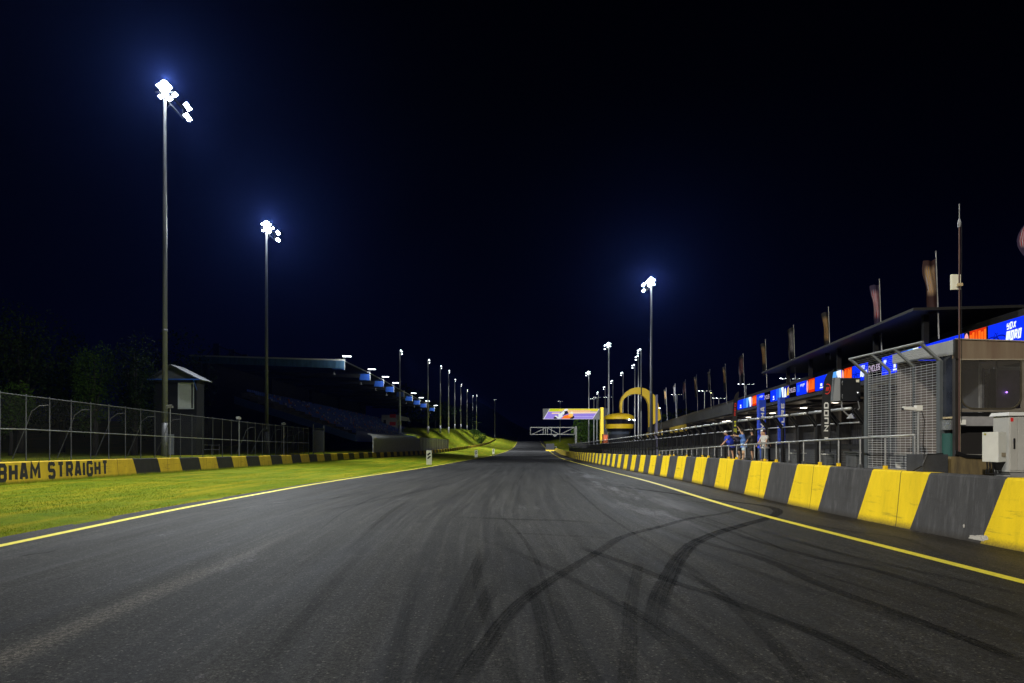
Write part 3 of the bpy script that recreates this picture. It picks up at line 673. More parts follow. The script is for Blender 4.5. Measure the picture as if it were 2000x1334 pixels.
def mesh_fence():
    T = thing('mesh_fence', 'long grey chain link fence with top rail behind the striped wall', 'fence', (-31, 40, 1.5))
    fx = lambda Y: float(cx(Y)) + FUL
    ztop = lambda Y: float(np.interp(Y, [30, 45, 82, 104], [5.95, 5.6, 4.95, 4.75])); zmid = lambda Y: float(np.interp(Y, [30, 39, 45, 82, 104], [3.5, 3.35, 3.4, 2.8, 2.6]))
    Ys = list(np.arange(34, 103.5, 2.2))
    rl = MB(); rl.tube([(fx(y), y, ztop(y)) for y in Ys], .035, 6); rl.build('top_rail', M_post, T)
    rl = MB(); rl.tube([(fx(y) + .05, y, zmid(y)) for y in Ys], .035, 6); rl.build('middle_rail', M_alu, T)
    pm = MB(); pm.tube([(0, 0, 0), (0, 0, 1)], .04, 6)
    for y in Ys:
        m = MB(); m.tube([(fx(y), y, G(fx(y), y) - .1), (fx(y), y, ztop(y) + .12)], .038, 6); m.build('post', M_post, T)
    for k_, y in enumerate(Ys[2::2]):
        if 66 < y < 80: continue
        zt = ztop(y); m = MB()
        m.tube([(fx(y), y, zt - .45), (fx(y) - .5, y - .3, zt - .5), (fx(y) - .95, y - .45, zt - .9), (fx(y) - 1.2, y - .5, zt - 1.7), (fx(y) - 2.1, y - .7, G(fx(y) - 2, y))], .03, 6); m.build('stay', M_post, T)
    mm = MB(); uv = []
    for y in Ys: mm.v += [(fx(y) - .04, y, G(fx(y), y)), (fx(y) - .04, y, ztop(y))]; uv += [(y, 0), (y, 4)]
    for i in range(len(Ys) - 1): mm.f.append((2 * i, 2 * i + 2, 2 * i + 3, 2 * i + 1)); mm.m.append(0)
    mm.build('wire_mesh', M_chain, T, uvs=uv)
    # gate at the far end
    g0, g1 = 104.5, 110
    m = MB()
    for y in (g0, g1): m.tube([(fx(y), y, 0.6), (fx(y), y, 5.5)], .09, 8)
    m.bar((fx(g0), g0, 4.9), (fx(g1), g1, 4.9), .06); m.bar((fx(g0), g0, 1.2), (fx(g1), g1, 1.2), .06)
    for k_ in range(28): y = g0 + (g1 - g0) * k_ / 27; m.bar((fx(y), y, 1.2), (fx(y), y, 4.9), .03)
    m.build('gate', M_post, T)
    return T
mesh_fence()
for (x, ytop, Y), l in zip([(284, 797, 62.3), (433, 819, 77), (533.5, 830, 91)], ['nearest white post with a small box on top, left of the first mast', 'second white post with a small box, right of the hut', 'third white post with a small box beside the second mast']):
    X = float(cx(Y)) + FUL + .35; zt = CAMZ - (ytop - VY) / F * Y
    T = thing('trackside_post', l, 'post', (X, Y, G(X, Y)), 'white posts along the mesh fence')
    m = MB(); m.tube([(X, Y, G(X, Y) - .1), (X, Y, zt)], .04, 8); m.build('pole', M_steel, T); m = MB(); m.obox((X, Y - .05, zt + .1), (.26, 0, 0), (0, .12, 0), (0, 0, .10)); m.build('sensor_box', M_conc, T)
    m = MB(); m.obox((X - .1, Y, zt + .26), (.2, 0, .03), (0, .16, 0), (0, 0, .02)); m.build('cover', M_white, T)
# low bench-like railing behind the fence, right of the mast
T = thing('low_railing', 'low grey railing behind the fence right of the hut', 'railing', (-30, 80, 1.3))
for dz in (.45, 1.0):
    m = MB(); m.tube([(at(390, 880, 76).x - 1.5, 76, 1.4 + dz), (at(440, 880, 82).x - 1.5, 84, 1.3 + dz)], .035, 6); m.build('rail', M_steel, T)
for k_ in range(5):
    t = k_ / 4; x0, x1 = at(390, 880, 76).x - 1.5, at(440, 880, 82).x - 1.5; m = MB(); m.tube([(x0 + (x1 - x0) * t, 76 + 8 * t, 1.0), (x0 + (x1 - x0) * t, 76 + 8 * t, 2.4)], .035, 6); m.build('post', M_steel, T)

def hut():
    Y = 74; P = at(318, 738, Y); x0, x1 = at(300, 0, Y).x, at(384, 0, Y).x; z0 = 1.0; zt = at(0, 742, Y).z
    T = thing('timing_hut', 'two storey dark hut with pale gabled roof behind the first mast', 'hut', ((x0 + x1) / 2, Y + 2, z0))
    m = MB(); m.box(x0, x1, Y, Y + 2, z0, zt); m.build('wall', mat('hut_boards', (.006, .007, .011), .7, var=.3, stretch=(1, 1, 6), vscale=2), T)
    rz = at(0, 719, Y).z; ov = .25; m = MB(); xm = (x0 + x1) / 2 - .2
    xe0, xe1 = x0 - ov, at(396, 0, Y).x
    for (a, b_) in (((xe0, zt - .05), (xm, rz + .3)), ((xm, rz + .3), (xe1, zt - .05))):
        d = Vector((b_[0] - a[0], 0, b_[1] - a[1])); n_ = Vector((-d.z, 0, d.x)).normalized() * .06; c = Vector(((a[0] + b_[0]) / 2, Y + .9, (a[1] + b_[1]) / 2)); m.obox(c, d / 2, (0, 1.7, 0), n_)
    m.build('roof', mat('pale_roof_sheet', (.09, .095, .11), .5, .2, var=.3, stretch=(6, 1, 1)), T)
    m = MB(); m.add([(x0, Y - .02, zt), (x1, Y - .02, zt), (xm, Y - .02, rz + .2)], [(0, 1, 2)]); m.build('gable', mat('gable_grey', (.12, .13, .15), .6, var=.3), T)
    wx0, wx1, wz0, wz1 = at(348, 0, Y).x, at(379, 0, Y).x, at(0, 799, Y).z, at(0, 747, Y).z
    fr = MB()
    for (a, b_, c, d) in ((wx0, wx1, wz0, wz0 + .1), (wx0, wx1, wz1 - .1, wz1), (wx0, wx0 + .1, wz0 + .1, wz1 - .1), (wx1 - .1, wx1, wz0 + .1, wz1 - .1)): fr.box(a, b_, Y - .09, Y + .02, c, d)
    f = fr.build('window', mat('window_frame_grey', (.42, .45, .47), .5), T); m = MB(); m.box(wx0 + .1, wx1 - .28, Y - .03, Y + .0, wz0 + .1, wz1 - .1); m.build('blind', mat('pale_blind', (.45, .48, .45), .7, var=.12), f)
    m = MB(); m.box(wx1 - .28, wx1 - .1, Y - .028, Y + .0, wz0 + .1, wz1 - .1); m.build('pane', mat('dark_glass', (.01, .012, .015), .15), f)
    m = MB(); dx0 = at(322, 0, Y).x; m.box(dx0, dx0 + 1.0, Y - .05, Y + .01, z0 + .3, z0 + 2.5); m.build('door', mat('pale_door', (.3, .32, .35), .5, var=.2), T)
    m = MB(); m.bar((xe0, Y - .85, zt - .02), (xe1, Y - .85, zt - .02), .12); m.bar((x1, Y - .8, zt - .1), (x1 + .05, Y - .05, zt - 1.1), .07); m.build('gutter', M_bluep, T)
hut()

def leaf_mat(name, c1, c2):
    q = NB(name); t = q.n('ShaderNodeTexCoord').outputs['Object']; oi = q.n('ShaderNodeNewGeometry')
    col = q.mix(q.rng(q.noise(t, 1.1, 4, .6), .35, .65), (*c1, 1), (*c2, 1))
    col = q.mix(q.math('MULTIPLY', oi.outputs['Random Per Island'], .6), col, tuple(c * .45 for c in c1) + (1,))
    q.L.new(col, q.b.inputs['Base Color']); q.b.inputs['Roughness'].default_value = .8; q.b.inputs['Specular IOR Level'].default_value = .08; return q.m
M_leaf1 = leaf_mat('leaf_dark', (.012, .026, .005), (.026, .044, .008)); M_leaf2 = leaf_mat('leaf_mid', (.03, .066, .006), (.05, .09, .01))
M_bark = mat('bark', (.022, .018, .014), .9, var=.5, vscale=4, bump=.5)
def tree(name, label, X, Y, h, w, lobes=9, n=3500, leaf=.32, m_=None, group=None, column=False, zb=None):
    r_ = np.random.default_rng(int(abs(X * 13 + Y * 7)) + 3); z0 = G(X, Y) if zb is None else zb
    T = thing(name, label, 'tree', (X, Y, z0), group); tr = MB()
    tr.tube([(X, Y, z0 - .3), (X + .1, Y, z0 + h * .25), (X - .15, Y + .1, z0 + h * .5), (X, Y, z0 + h * .85)], [h * .028, h * .022, h * .014, h * .004], 8)
    C = []
    for i in range(lobes):
        a = r_.uniform(0, 6.28); rr = w / 2 * (.2 + .38 * r_.random()) * (0.35 if column else 1); zz = z0 + h * (.30 + .44 * r_.random()) if i else z0 + h * .80
        c = np.array((X + math.cos(a) * rr, Y + math.sin(a) * rr, zz)); C.append(c); s_ = .30 + .12 * r_.random()
        tr.tube([(X, Y, z0 + h * .3), ((X + c[0]) / 2, (Y + c[1]) / 2, (z0 + h * .3 + c[2]) / 2 + .2), tuple(c)], [h * .012, h * .008, h * .003], 5)
    tr.build('trunk', M_bark, T, smooth=True)
    V = []; k_ = n // lobes
    for c in C:
        R_ = np.array((w * .31, w * .31, h * .20)) * r_.uniform(.75, 1.2); d = r_.normal(size=(k_, 3)); d /= np.linalg.norm(d, axis=1)[:, None]
        rad = r_.uniform(.45, 1.0, k_) ** .5 * (1 + .18 * np.sin(d[:, 0] * 7 + c[0]) * np.cos(d[:, 2] * 6)); p = c + d * R_ * rad[:, None]
        a = r_.normal(size=(k_, 3)); a /= np.linalg.norm(a, axis=1)[:, None]; b_ = np.cross(a, r_.normal(size=(k_, 3))); b_ /= np.linalg.norm(b_, axis=1)[:, None]
        s_ = leaf * r_.uniform(.5, 1.2, k_)[:, None]
        V.append(np.stack([p - a * s_ * .5, p + b_ * s_ * .28, p + a * s_ * .5, p - b_ * s_ * .28], 1))
    V = np.concatenate(V); m = V.shape[0]; V = V.reshape(-1, 3) - np.array((X, Y, z0)); me = bpy.data.meshes.new('crown')
    me.from_pydata(V.tolist(), [], np.arange(4 * m).reshape(-1, 4).tolist()); me.materials.append(m_ or M_leaf1); o = bpy.data.objects.new('crown', me); COL.objects.link(o); o.parent = T
    return T
tg = 'trees behind the left fence'
def tree_px(label, x, ytop, wpx, Y, **kw):
    X = (x - VX) / F * Y; zt = CAMZ - (ytop - VY) / F * Y; z0 = G(X, Y); w = wpx / F * Y
    return tree(kw.pop('name', 'broadleaf_tree'), label, X, Y, zt - z0, w, group=kw.pop('group', tg), **kw)
tree_px('huge black tree mass at the far left edge', 40, 585, 230, 78, n=12000, lobes=18, leaf=.34)
tree_px('rounded small tree catching green light left of the bushy one', 185, 664, 80, 72, n=6000, lobes=9, leaf=.22, m_=M_leaf2)
tree_px('bushy tree just left of the first mast and hut', 262, 655, 115, 74, n=8000, lobes=12, leaf=.25, m_=M_leaf1)
tree_px('tall dark tree standing behind the hut roof', 320, 640, 170, 100, n=5000, lobes=12, leaf=.5)
tree_px('dark tree between the left edge mass and the small one', 120, 640, 120, 95, n=3500, lobes=9, leaf=.5)
tree_px('low shrub at the left edge behind the fence', 20, 745, 90, 66, n=2500, lobes=6, leaf=.3, m_=M_leaf2, name='shrub')
tree_px('dark tree behind the first far mast beyond the grandstand', 800, 752, 70, 330, n=1800, lobes=8, leaf=1.3, zb=None)
tree_px('broad dark tree behind the bank masts', 850, 780, 90, 420, n=1800, lobes=8, leaf=1.6)
tree_px('low dark tree near the end of the bank', 900, 800, 90, 560, n=1500, lobes=8, leaf=2.0)
tree_px('dark bush on the bank crest by the mast feet', 925, 838, 30, 430, n=900, lobes=5, leaf=.8, name='shrub', m_=M_leaf2)
tree_px('second bush lower down the bank crest', 940, 846, 22, 420, n=900, lobes=5, leaf=.8, name='shrub', m_=M_leaf2)
rg = 'trees beyond the big screen'
for (x, y, w_, Y), l in zip([(1135, 812, 42, 350), (1155, 806, 46, 380), (1180, 800, 50, 360)], ['green tree below the left half of the big screen', 'green tree below the right half of the big screen', 'tree behind the yellow screen post']):
    tree_px(l, x, y, w_, Y, n=2200, lobes=8, leaf=1.1, m_=M_leaf2, group=rg)
tree_px('dark tree rising behind the plain fascia right of the arch', 1330, 795, 90, 260, n=1500, lobes=8, leaf=1.2, group=rg)

def grandstand():
    T = thing('grandstand', 'covered grandstand with blue edged roof and terraced seats behind the fence', 'grandstand', (-45, 200, 4))
    ex = lambda Y: float(np.interp(Y, [146, 171, 190, 209, 251, 275, 296, 330], [(672.5 - VX) / F * 146, (722 - VX) / F * 171, (749 - VX) / F * 190, (769 - VX) / F * 209, (805 - VX) / F * 251, (820 - VX) / F * 275, (832.5 - VX) / F * 296, (848.5 - VX) / F * 330]))
    ZR = 20.4; D = 33
    rows = [146, 171, 190, 209, 230, 251, 275, 296, 330]
    def zt_(Y, t): return ZR + (.6 if Y >= 0 else 0) * 0 + t * 1.4 * (1 if True else 0)
    m = MB()
    for a, b_ in zip(rows, rows[1:]):
        A0, B0 = ex(a), ex(b_)
        m.hexa([(A0 - D, a, ZR + .7), (A0, a, ZR - .25), (B0, b_, ZR - .25), (B0 - D, b_, ZR + .7), (A0 - D, a, ZR + 1.0), (A0, a, ZR), (B0, b_, ZR), (B0 - D, b_, ZR + 1.0)])
    ce = MB()
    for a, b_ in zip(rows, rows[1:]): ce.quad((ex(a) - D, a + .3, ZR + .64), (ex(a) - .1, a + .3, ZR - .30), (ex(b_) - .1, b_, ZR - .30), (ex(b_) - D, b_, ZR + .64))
    ce.build('under_roof_shade', M_dark, T)  # near-black sheet stands in for the shade under the roof
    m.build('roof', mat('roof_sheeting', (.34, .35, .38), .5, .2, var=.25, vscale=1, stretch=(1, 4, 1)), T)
    m = MB(); X0 = ex(146); n = 22
    for i in range(n):        # end fascia, deepest in the middle
        t0, t1 = i / n, (i + 1) / n; f = lambda t: (X0 - D * t, ZR + 1.0 * t - .05)
        d0, d1 = 1.75 - .3 * t0, 1.75 - .3 * t1; a, b_ = f(t0), f(t1)
        m.hexa([(b_[0], 145.7, b_[1] - d1), (a[0] - .01, 145.7, a[1] - d0), (a[0] - .01, 145.95, a[1] - d0), (b_[0], 145.95, b_[1] - d1), (b_[0], 145.7, b_[1] - .1), (a[0] - .01, 145.7, a[1] - .1), (a[0] - .01, 145.95, a[1] - .1), (b_[0], 145.95, b_[1] - .1)])
    m.build('fascia', mat('fascia_pale_blue', (.10, .22, .36), .4, .3, var=.5, vscale=.9, stretch=(1.5, 1, .3)), T)
    m = MB(); m.bar((X0 + .08, 145.6, ZR - .02), (X0 - D, 145.6, ZR + .98), .25, .3); m.build('roof_trim', mat('roof_trim_white', (.6, .6, .58), .5), T)
    for k_, Y in enumerate(rows):
        m = MB(); x = ex(Y)
        m.hexa([(x - 30, Y, ZR - .4), (x - 30, Y + .35, ZR - .4), (x - 2.4, Y + .35, ZR - 1.3), (x - 2.4, Y, ZR - 1.3), (x - 30, Y, ZR + .35), (x - 30, Y + .35, ZR + .35), (x - 2.4, Y + .35, ZR - .35), (x - 2.4, Y, ZR - .35)])
        m.build('roof_beam', M_dark, T)  # beam coloured near-black for the shade behind its lit end
        m = MB(); m.hexa([(x - 2.6, Y - .05, ZR - 1.85), (x, Y - .05, ZR - 2.0), (x, Y + .4, ZR - 2.0), (x - 2.6, Y + .4, ZR - 1.85), (x - 2.3, Y - .05, ZR - .32), (x, Y - .05, ZR - .36), (x, Y + .4, ZR - .36), (x - 2.3, Y + .4, ZR - .32)]); m.build('beam_box', mat('beam_box_blue', (.03, .13, .62), .45, var=.2), T)
        m = MB(); m.box(x + .02, x + .1, Y - .05, Y + .4, ZR - 2.1, ZR + .2); m.build('beam_cap', M_white, T)
        m = MB(); m.lathe((x - 2.2, Y, ZR - 3.1), [(.35, 0), (.12, .5), (.05, .8)], 10); m.build('speaker_horn', M_conc, T)
    # terraces
    tr = MB(); st = MB(); nr = 14; fz, dz_, dx_ = 4.6, .68, 1.75
    Ya, Yb = 146.5, 330
    def xf(Y): return ex(Y) + 2.3
    ys = np.arange(Ya, Yb, 8)
    for i in range(nr):
        for a, b_ in zip(ys, ys[1:]):
            A, B = xf(a) - i * dx_, xf(b_) - i * dx_; z = fz + i * dz_
            tr.hexa([(A - dx_, a, z - 1.0), (A, a, z - 1.0), (B, b_, z - 1.0), (B - dx_, b_, z - 1.0), (A - dx_, a, z), (A, a, z), (B, b_, z), (B - dx_, b_, z)])
    tr.build('terrace', mat('terrace_concrete', (.16, .15, .14), .9, var=.5, vscale=.8), T)
    se = MB()
    for i in range(nr):
        for Y in np.arange(Ya + 1, 300, 1.25):
            if random.random() < .06: continue
            x = xf(Y) - i * dx_ - .7; z = fz + i * dz_
            c = 1 if random.random() < .07 else (2 if random.random() < .10 else 0)
            se.box(x - .25, x + .25, Y, Y + .95, z + .38, z + .46, c); se.box(x - .3, x - .22, Y, Y + .95, z + .46, z + .9, c)
    s_ = se.build('seats', [mat('seat_blue', (.03, .10, .45), .5), mat('seat_orange', (.5, .12, .05), .5), mat('seat_pale', (.4, .42, .5), .5)], T); s_['kind'] = 'stuff'
    m = MB(); XF = xf(146) + .15
    m.hexa([(XF - nr * dx_ - 1.5, 146.0, fz + nr * dz_ - 3.0), (XF, 146.0, fz - 1.6), (XF, 146.3, fz - 1.6), (XF - nr * dx_ - 1.5, 146.3, fz + nr * dz_ - 3.0), (XF - nr * dx_ - 1.5, 146.0, fz + nr * dz_ - 1.4), (XF, 146.0, fz - .2), (XF, 146.3, fz - .2), (XF - nr * dx_ - 1.5, 146.3, fz + nr * dz_ - 1.4)])
    m.build('raker_beam', mat('raker_blue', (.03, .07, .22), .5, var=.3), T)
    m = MB()
    for a, b_ in zip(ys, ys[1:]): m.quad((xf(a) + .12, a, fz - 1.6), (xf(b_) + .12, b_, fz - 1.6), (xf(b_) + .12, b_, fz + .75), (xf(a) + .12, a, fz + .75))
    m.build('front_parapet', M_bluep, T)
    m = MB()
    for Y in np.arange(147, 328, 2.0): m.bar((xf(Y) + .1, Y, fz + .75), (xf(Y) + .1, Y, fz + 1.5), .05)
    for a, b_ in zip(ys, ys[1:]): m.bar((xf(a) + .1, a, fz + 1.5), (xf(b_) + .1, b_, fz + 1.5), .06)
    m.build('handrail', M_steel, T)
    for Y in (150, 190, 230, 270, 310):
        m = MB(); m.box(ex(Y) - D + 1, ex(Y) - D + 2, Y, Y + 1, 1, ZR + .4); m.build('column', M_dark, T); m = MB(); m.box(ex(Y) - 12, ex(Y) - 11.5, Y, Y + .5, 0, fz + 5); m.build('column', M_dark, T)
    m = MB(); m.quad((ex(146) - D, 147, 2), (ex(330) - D, 329, 2), (ex(330) - D, 329, ZR + .7), (ex(146) - D, 147, ZR + .7)); m.build('back_wall', M_dark, T)
    for k_, (x, y) in enumerate(((422, 671), (452, 682), (478, 692), (497, 700))):      # cable stay pylons on the roof
        Y = 165 + k_ * 16; P = at(x, y, Y); m = MB(); m.box(P.x - .7, P.x + .7, Y, Y + .8, 12, P.z); m.bar((P.x, Y, P.z - .4), (P.x + 14, Y, ZR + .6), .28); m.bar((P.x, Y, P.z - .4), (P.x - 8, Y, ZR - 3), .28); m.build('pylon', M_black, T)
    # roof-edge lights are things of their own
    n_ = 0
    for Y in [146, 171, 190, 209, 251, 275, 296, 330]:
        n_ += 1; x = ex(Y)
        L_ = thing('roof_edge_light', '%s light from the near end of the grandstand roof edge' % ord_[n_ - 1], 'floodlight', (x, Y, ZR), 'lights along the grandstand roof edge')
        m = MB(); m.bar((x - .1, Y, ZR), (x + .25, Y, ZR + .75), .07); m.bar((x - .2, Y, ZR + .1), (x - .2, Y, ZR + 1.0), .05); m.build('bracket', M_steel, L_)
        m = MB(); m.obox((x + .55, Y, ZR + .92), (1.0, 0, -.02), (0, .4, 0), (0, 0, .05)); m.build('housing', M_white, L_)
        m = MB(); m.obox((x + .55, Y, ZR + .82), (.9, 0, -.02), (0, .34, 0), (0, 0, .03)); m.build('lamp_face', M_lampfar, L_)
        ld = bpy.data.lights.new('roof_light', 'SPOT'); ld.energy = 520; ld.spot_size = R(120); ld.spot_blend = .7; ld.color = (.9, .96, 1); ld.shadow_soft_size = .3
        lo = bpy.data.objects.new('roof_light', ld); COL.objects.link(lo); lo.parent = L_; lo.location = (1.6, -2.6, -.4); lo.rotation_euler = Vector((-.75, .85, .28)).to_track_quat('-Z', 'Y').to_euler()
grandstand()

def ribbed_fence():
    T = thing('ribbed_fence', 'tall pale metal fence of close ribs with curved tops beyond the wall', 'fence', (-22, 140, 0))
    fx = lambda Y: float(cx(Y)) - 29.3; z0 = lambda Y: G(fx(Y), Y) - .2; zt = lambda Y: float(np.interp(Y, [139, 262], [4.55, 4.2]))
    m = MB()
    for Y in np.arange(139, 196, .62):
        x = fx(Y); m.tube([(x, Y, z0(Y)), (x, Y, zt(Y) - 1.0), (x - .15, Y, zt(Y) - .45), (x - .6, Y, zt(Y) - .08), (x - 1.1, Y, zt(Y))], .075, 6)
    o = m.build('curved_rib', mat('rib_grey', (.75, .76, .77), .5, .4, var=.25), T)
    m = MB(); n_ = 0
    for Y in np.arange(139, 261, .62):
        x = fx(Y) - .12; a = .05 * (n_ % 2); n_ += 1
        x2 = fx(Y + .62) - .12; m.quad((x + a, Y, z0(Y)), (x2 + .05 - a, Y + .62, z0(Y)), (x2 + .05 - a, Y + .62, zt(Y) - (1.0 if Y < 195 else 0)), (x + a, Y, zt(Y) - (1.0 if Y < 195 else 0)))
    m.build('sheeting', mat('fence_sheet', (.5, .51, .52), .6, .1, var=.4, vscale=.6, stretch=(1, 1, .3)), T)
    m = MB()
    for Y in np.arange(196, 262, 5.5): m.bar((fx(Y) - .02, Y, z0(Y)), (fx(Y) - .02, Y, zt(Y)), .12)
    m.bar((fx(196), 196, zt(196) + .03), (fx(261), 261, zt(261) + .03), .12); m.build('frame', M_steel, T)
ribbed_fence()

# marker boards
def marker(label, x, y0, y1, Y):
    X = (x - VX) / F * Y; zb = CAMZ - (y1 - VY) / F * Y; h = (y1 - y0) / F * Y; w = .80
    zg = G(X, Y); T = thing('marker_board', label, 'marker board', (X, Y, zg), 'white distance marker boards on the verge')
    m = MB(); m.box(X - w / 2, X + w / 2, Y, Y + .35, zg - .05, zg + h); m.build('board', M_cream, T, bevel=.02)
    c = MB()
    for k_ in (0, 1):
        z = zg + h * (.66 - k_ * .24); c.add([(X - .26, Y - .006, z - .02), (X - .08, Y - .006, z - .02), (X + .28, Y - .006, z + .34), (X + .28, Y - .006, z + .40), (X + .02, Y - .006, z + .40), (X - .26, Y - .006, z + .12)], [tuple(range(6))])
    c.build('chevron', M_black, T)
marker('nearest white marker board with two black slanted bars', 838, 877, 904.5, 100)
marker('middle white marker board, half way along the verge', 930, 878, 892, 187)
marker('farthest and smallest marker board near the bend', 963.7, 874.5, 884.5, 255)
# red and white hut behind stand
def redhut():
    Y = 262; x0, x1 = at(745, 0, Y).x, at(776, 0, Y).x; zt = at(0, 810, Y).z; zb = G((x0 + x1) / 2, Y)
    T = thing('race_office', 'white hut with red panels and flat canopy behind the stand', 'hut', ((x0 + x1) / 2, Y, zb))
    m = MB(); m.box(x0, x1, Y, Y + 5, zb - .3, zt); m.build('wall', mat('office_wall', (.35, .35, .32), .6, var=.2), T)
    for z0, z1 in ((809, 816), (824, 831)):
        m = MB(); m.box(at(761, 0, Y).x, at(773, 0, Y).x, Y - .08, Y - .01, at(0, z1, Y).z, at(0, z0, Y).z); m.build('red_panel', mat('red_panel', (.5, .02, .02), .5), T)
    m = MB(); m.box(at(749, 0, Y).x, at(754, 0, Y).x, Y - .07, Y - .01, zb, at(0, 820, Y).z); m.build('door', M_dark, T)
    m = MB(); cz0, cz1 = at(0, 822, Y).z, at(0, 811, Y).z; x2 = at(799, 0, Y).x
    m.hexa([(x1 + .2, Y, cz0 + .4), (x2, Y, cz0 - .2), (x2, Y + 4, cz0 - .2), (x1 + .2, Y + 4, cz0 + .4), (x1 + .2, Y, cz1), (x2 - .4, Y, cz1 - .9), (x2 - .4, Y + 4, cz1 - .9), (x1 + .2, Y + 4, cz1)]); m.build('canopy', mat('canopy', (.25, .26, .2), .6), T)
    m = MB(); m.bar((x1 + 1.2, Y + 1, zb), (x1 + 1.2, Y + 1, cz0 + .3), .4); m.build('canopy_post', M_conc, T)
redhut()
# ------------------------------------------------------------------ right side: pit building
BX = lambda Y: 19.93 + .157 * Y
BD = Vector((.157, 1, 0)).normalized(); BN = Vector((-1, .157, 0)).normalized()       # along, outward
def BP(Y, off, z): return Vector((BX(Y), Y, z)) + BN * off
def bwall(mb, Y0, Y1, off0, off1, z0, z1, mi=0):
    mb.hexa([BP(Y0, off0, z0), BP(Y1, off0, z0), BP(Y1, off1, z0), BP(Y0, off1, z0), BP(Y0, off0, z1), BP(Y1, off0, z1), BP(Y1, off1, z1), BP(Y0, off1, z1)], mi)
def xY(x): return 19.93 / ((x - VX) / F - .157)
PB = thing('pit_building', 'long pit building with lit soffit and garages along the right', 'building', (30, 60, 0))
def pit_building():
    m = MB(); bwall(m, 12, 240, 0, -.3, 6.75, 8.35); m.build('fascia', mat('fascia_dark', (.045, .045, .045), .6, var=.4, vscale=.5), PB)
    m = MB(); bwall(m, 14, 240, -.3, -7.5, 6.62, 6.75); m.build('soffit', mat('soffit_tan', (.20, .16, .11), .7, var=.25, vscale=.4, stretch=(1, 1, 1)), PB)
    m = MB(); bwall(m, 14, 240, -7.2, -7.6, 0, 6.6); m.build('garage_wall', mat('garage_wall', (.03, .03, .032), .7, var=.4), PB)
    for k_ in range(26):
        Y = 18 + k_ * 8
        m = MB(); bwall(m, Y, Y + 5.8, -7.0, -7.19, .1, 3.9)
        for j in range(14): bwall(m, Y + .05, Y + 5.75, -6.96, -7.0, .2 + j * .27, .2 + j * .27 + .12)
        m.build('roller_door', mat('roller_door', (.06, .06, .065), .5, .3, var=.2), PB)
        m = MB(); bwall(m, Y + 6.4, Y + 7.2, -6.2, -7.0, 0, 6.6); m.build('pillar', mat('pillar_dark', (.05, .045, .04), .7), PB)
    m = MB(); bwall(m, 14, 240, -2.2, -2.4, 6.35, 6.62); bwall(m, 14, 240, -5.2, -5.4, 6.35, 6.62)
    for Y in np.arange(16, 238, 8): bwall(m, Y, Y + .25, -.3, -7.2, 6.3, 6.6)
    m.build('soffit_beam', mat('soffit_beam', (.03, .025, .02), .7), PB)
    m = MB(); bwall(m, 14, 236, -2.6, -12, 8.2, 9.5); m.build('upper_wall', mat('upper_wall', (.010, .010, .011), .5), PB)
    m = MB(); bwall(m, 38.5, 73, 1.6, -4.5, 10.0, 10.16); m.build('upper_roof', mat('upper_roof', (.009, .009, .0085), .6, var=.3), PB)
    for Y in np.arange(40, 72, 7): m = MB(); bwall(m, Y, Y + .25, .4, .1, 8.35, 10.0); m.build('roof_post', M_black, PB)
    m = MB(); bwall(m, 190, 241, .35, .02, 4.9, 6.5); bwall(m, 142, 170, .35, .02, 5.2, 6.6); m.build('yellow_panel', mat('yellow_panel', (.45, .30, .02), .6, var=.4, vscale=2), PB)
    # downlights
    for x, y in ((1515.8, 801), (1468, 810), (1420, 821), (1428, 815), (1363, 831), (1312, 838), (1577, 788), (1640, 775)):
        r_ = (x - VX) / F; # depth where the sight line meets the soffit plane 2.5 m in
        Y = (19.93 + 3.6) / (r_ - .157)
        P = BP(Y, -3.0, 6.35); f = MB(); f.lathe(P, [(.30, 0), (.42, .06), (.2, .25), (.15, .4)], 14); D_ = f.build('downlight', M_white, PB)
        g = MB(); g.lathe((P.x, P.y, P.z - .06), [(.2, 0), (.36, .03), (.36, .055)], 14); g.build('lamp_glass', emis('downlight_glass', (1, .9, .75), 5), D_)
        ld = bpy.data.lights.new('downlight_lamp', 'POINT'); ld.energy = 90; ld.color = (1, .84, .62); ld.shadow_soft_size = .3
        lo = bpy.data.objects.new('downlight_lamp', ld); COL.objects.link(lo); lo.parent = D_; lo.location = P - ORG[PB.name] + Vector((0, 0, -.7))
pit_building()
E_blue = emis('led_blue', (.004, .03, .95), 1.15); E_red = emis('led_red', (1.0, .075, .006), 1.0); E_white = emis('led_white', (.85, .95, 1), 1.25)
E_cyan = emis('led_cyan', (.12, .42, .95), 1.0); E_lblue = emis('led_light_blue', (.02, .13, .95), 1.0); E_pink = emis('led_pink', (1, .45, .45), 1.0); E_yel = emis('led_yellow', (.9, .6, .03), 1); E_dbl = emis('led_dark_blue', (.002, .01, .35), 1); E_blk = emis('led_black', (.002, .002, .003), 1); E_orange = emis('led_orange', (1, .16, .012), 1.1)
LB = thing('led_display_board', 'long lit advertising display along the pit building fascia', 'display board', (30, 60, 7.7))
LZ0, LZ1 = 7.10, 8.30
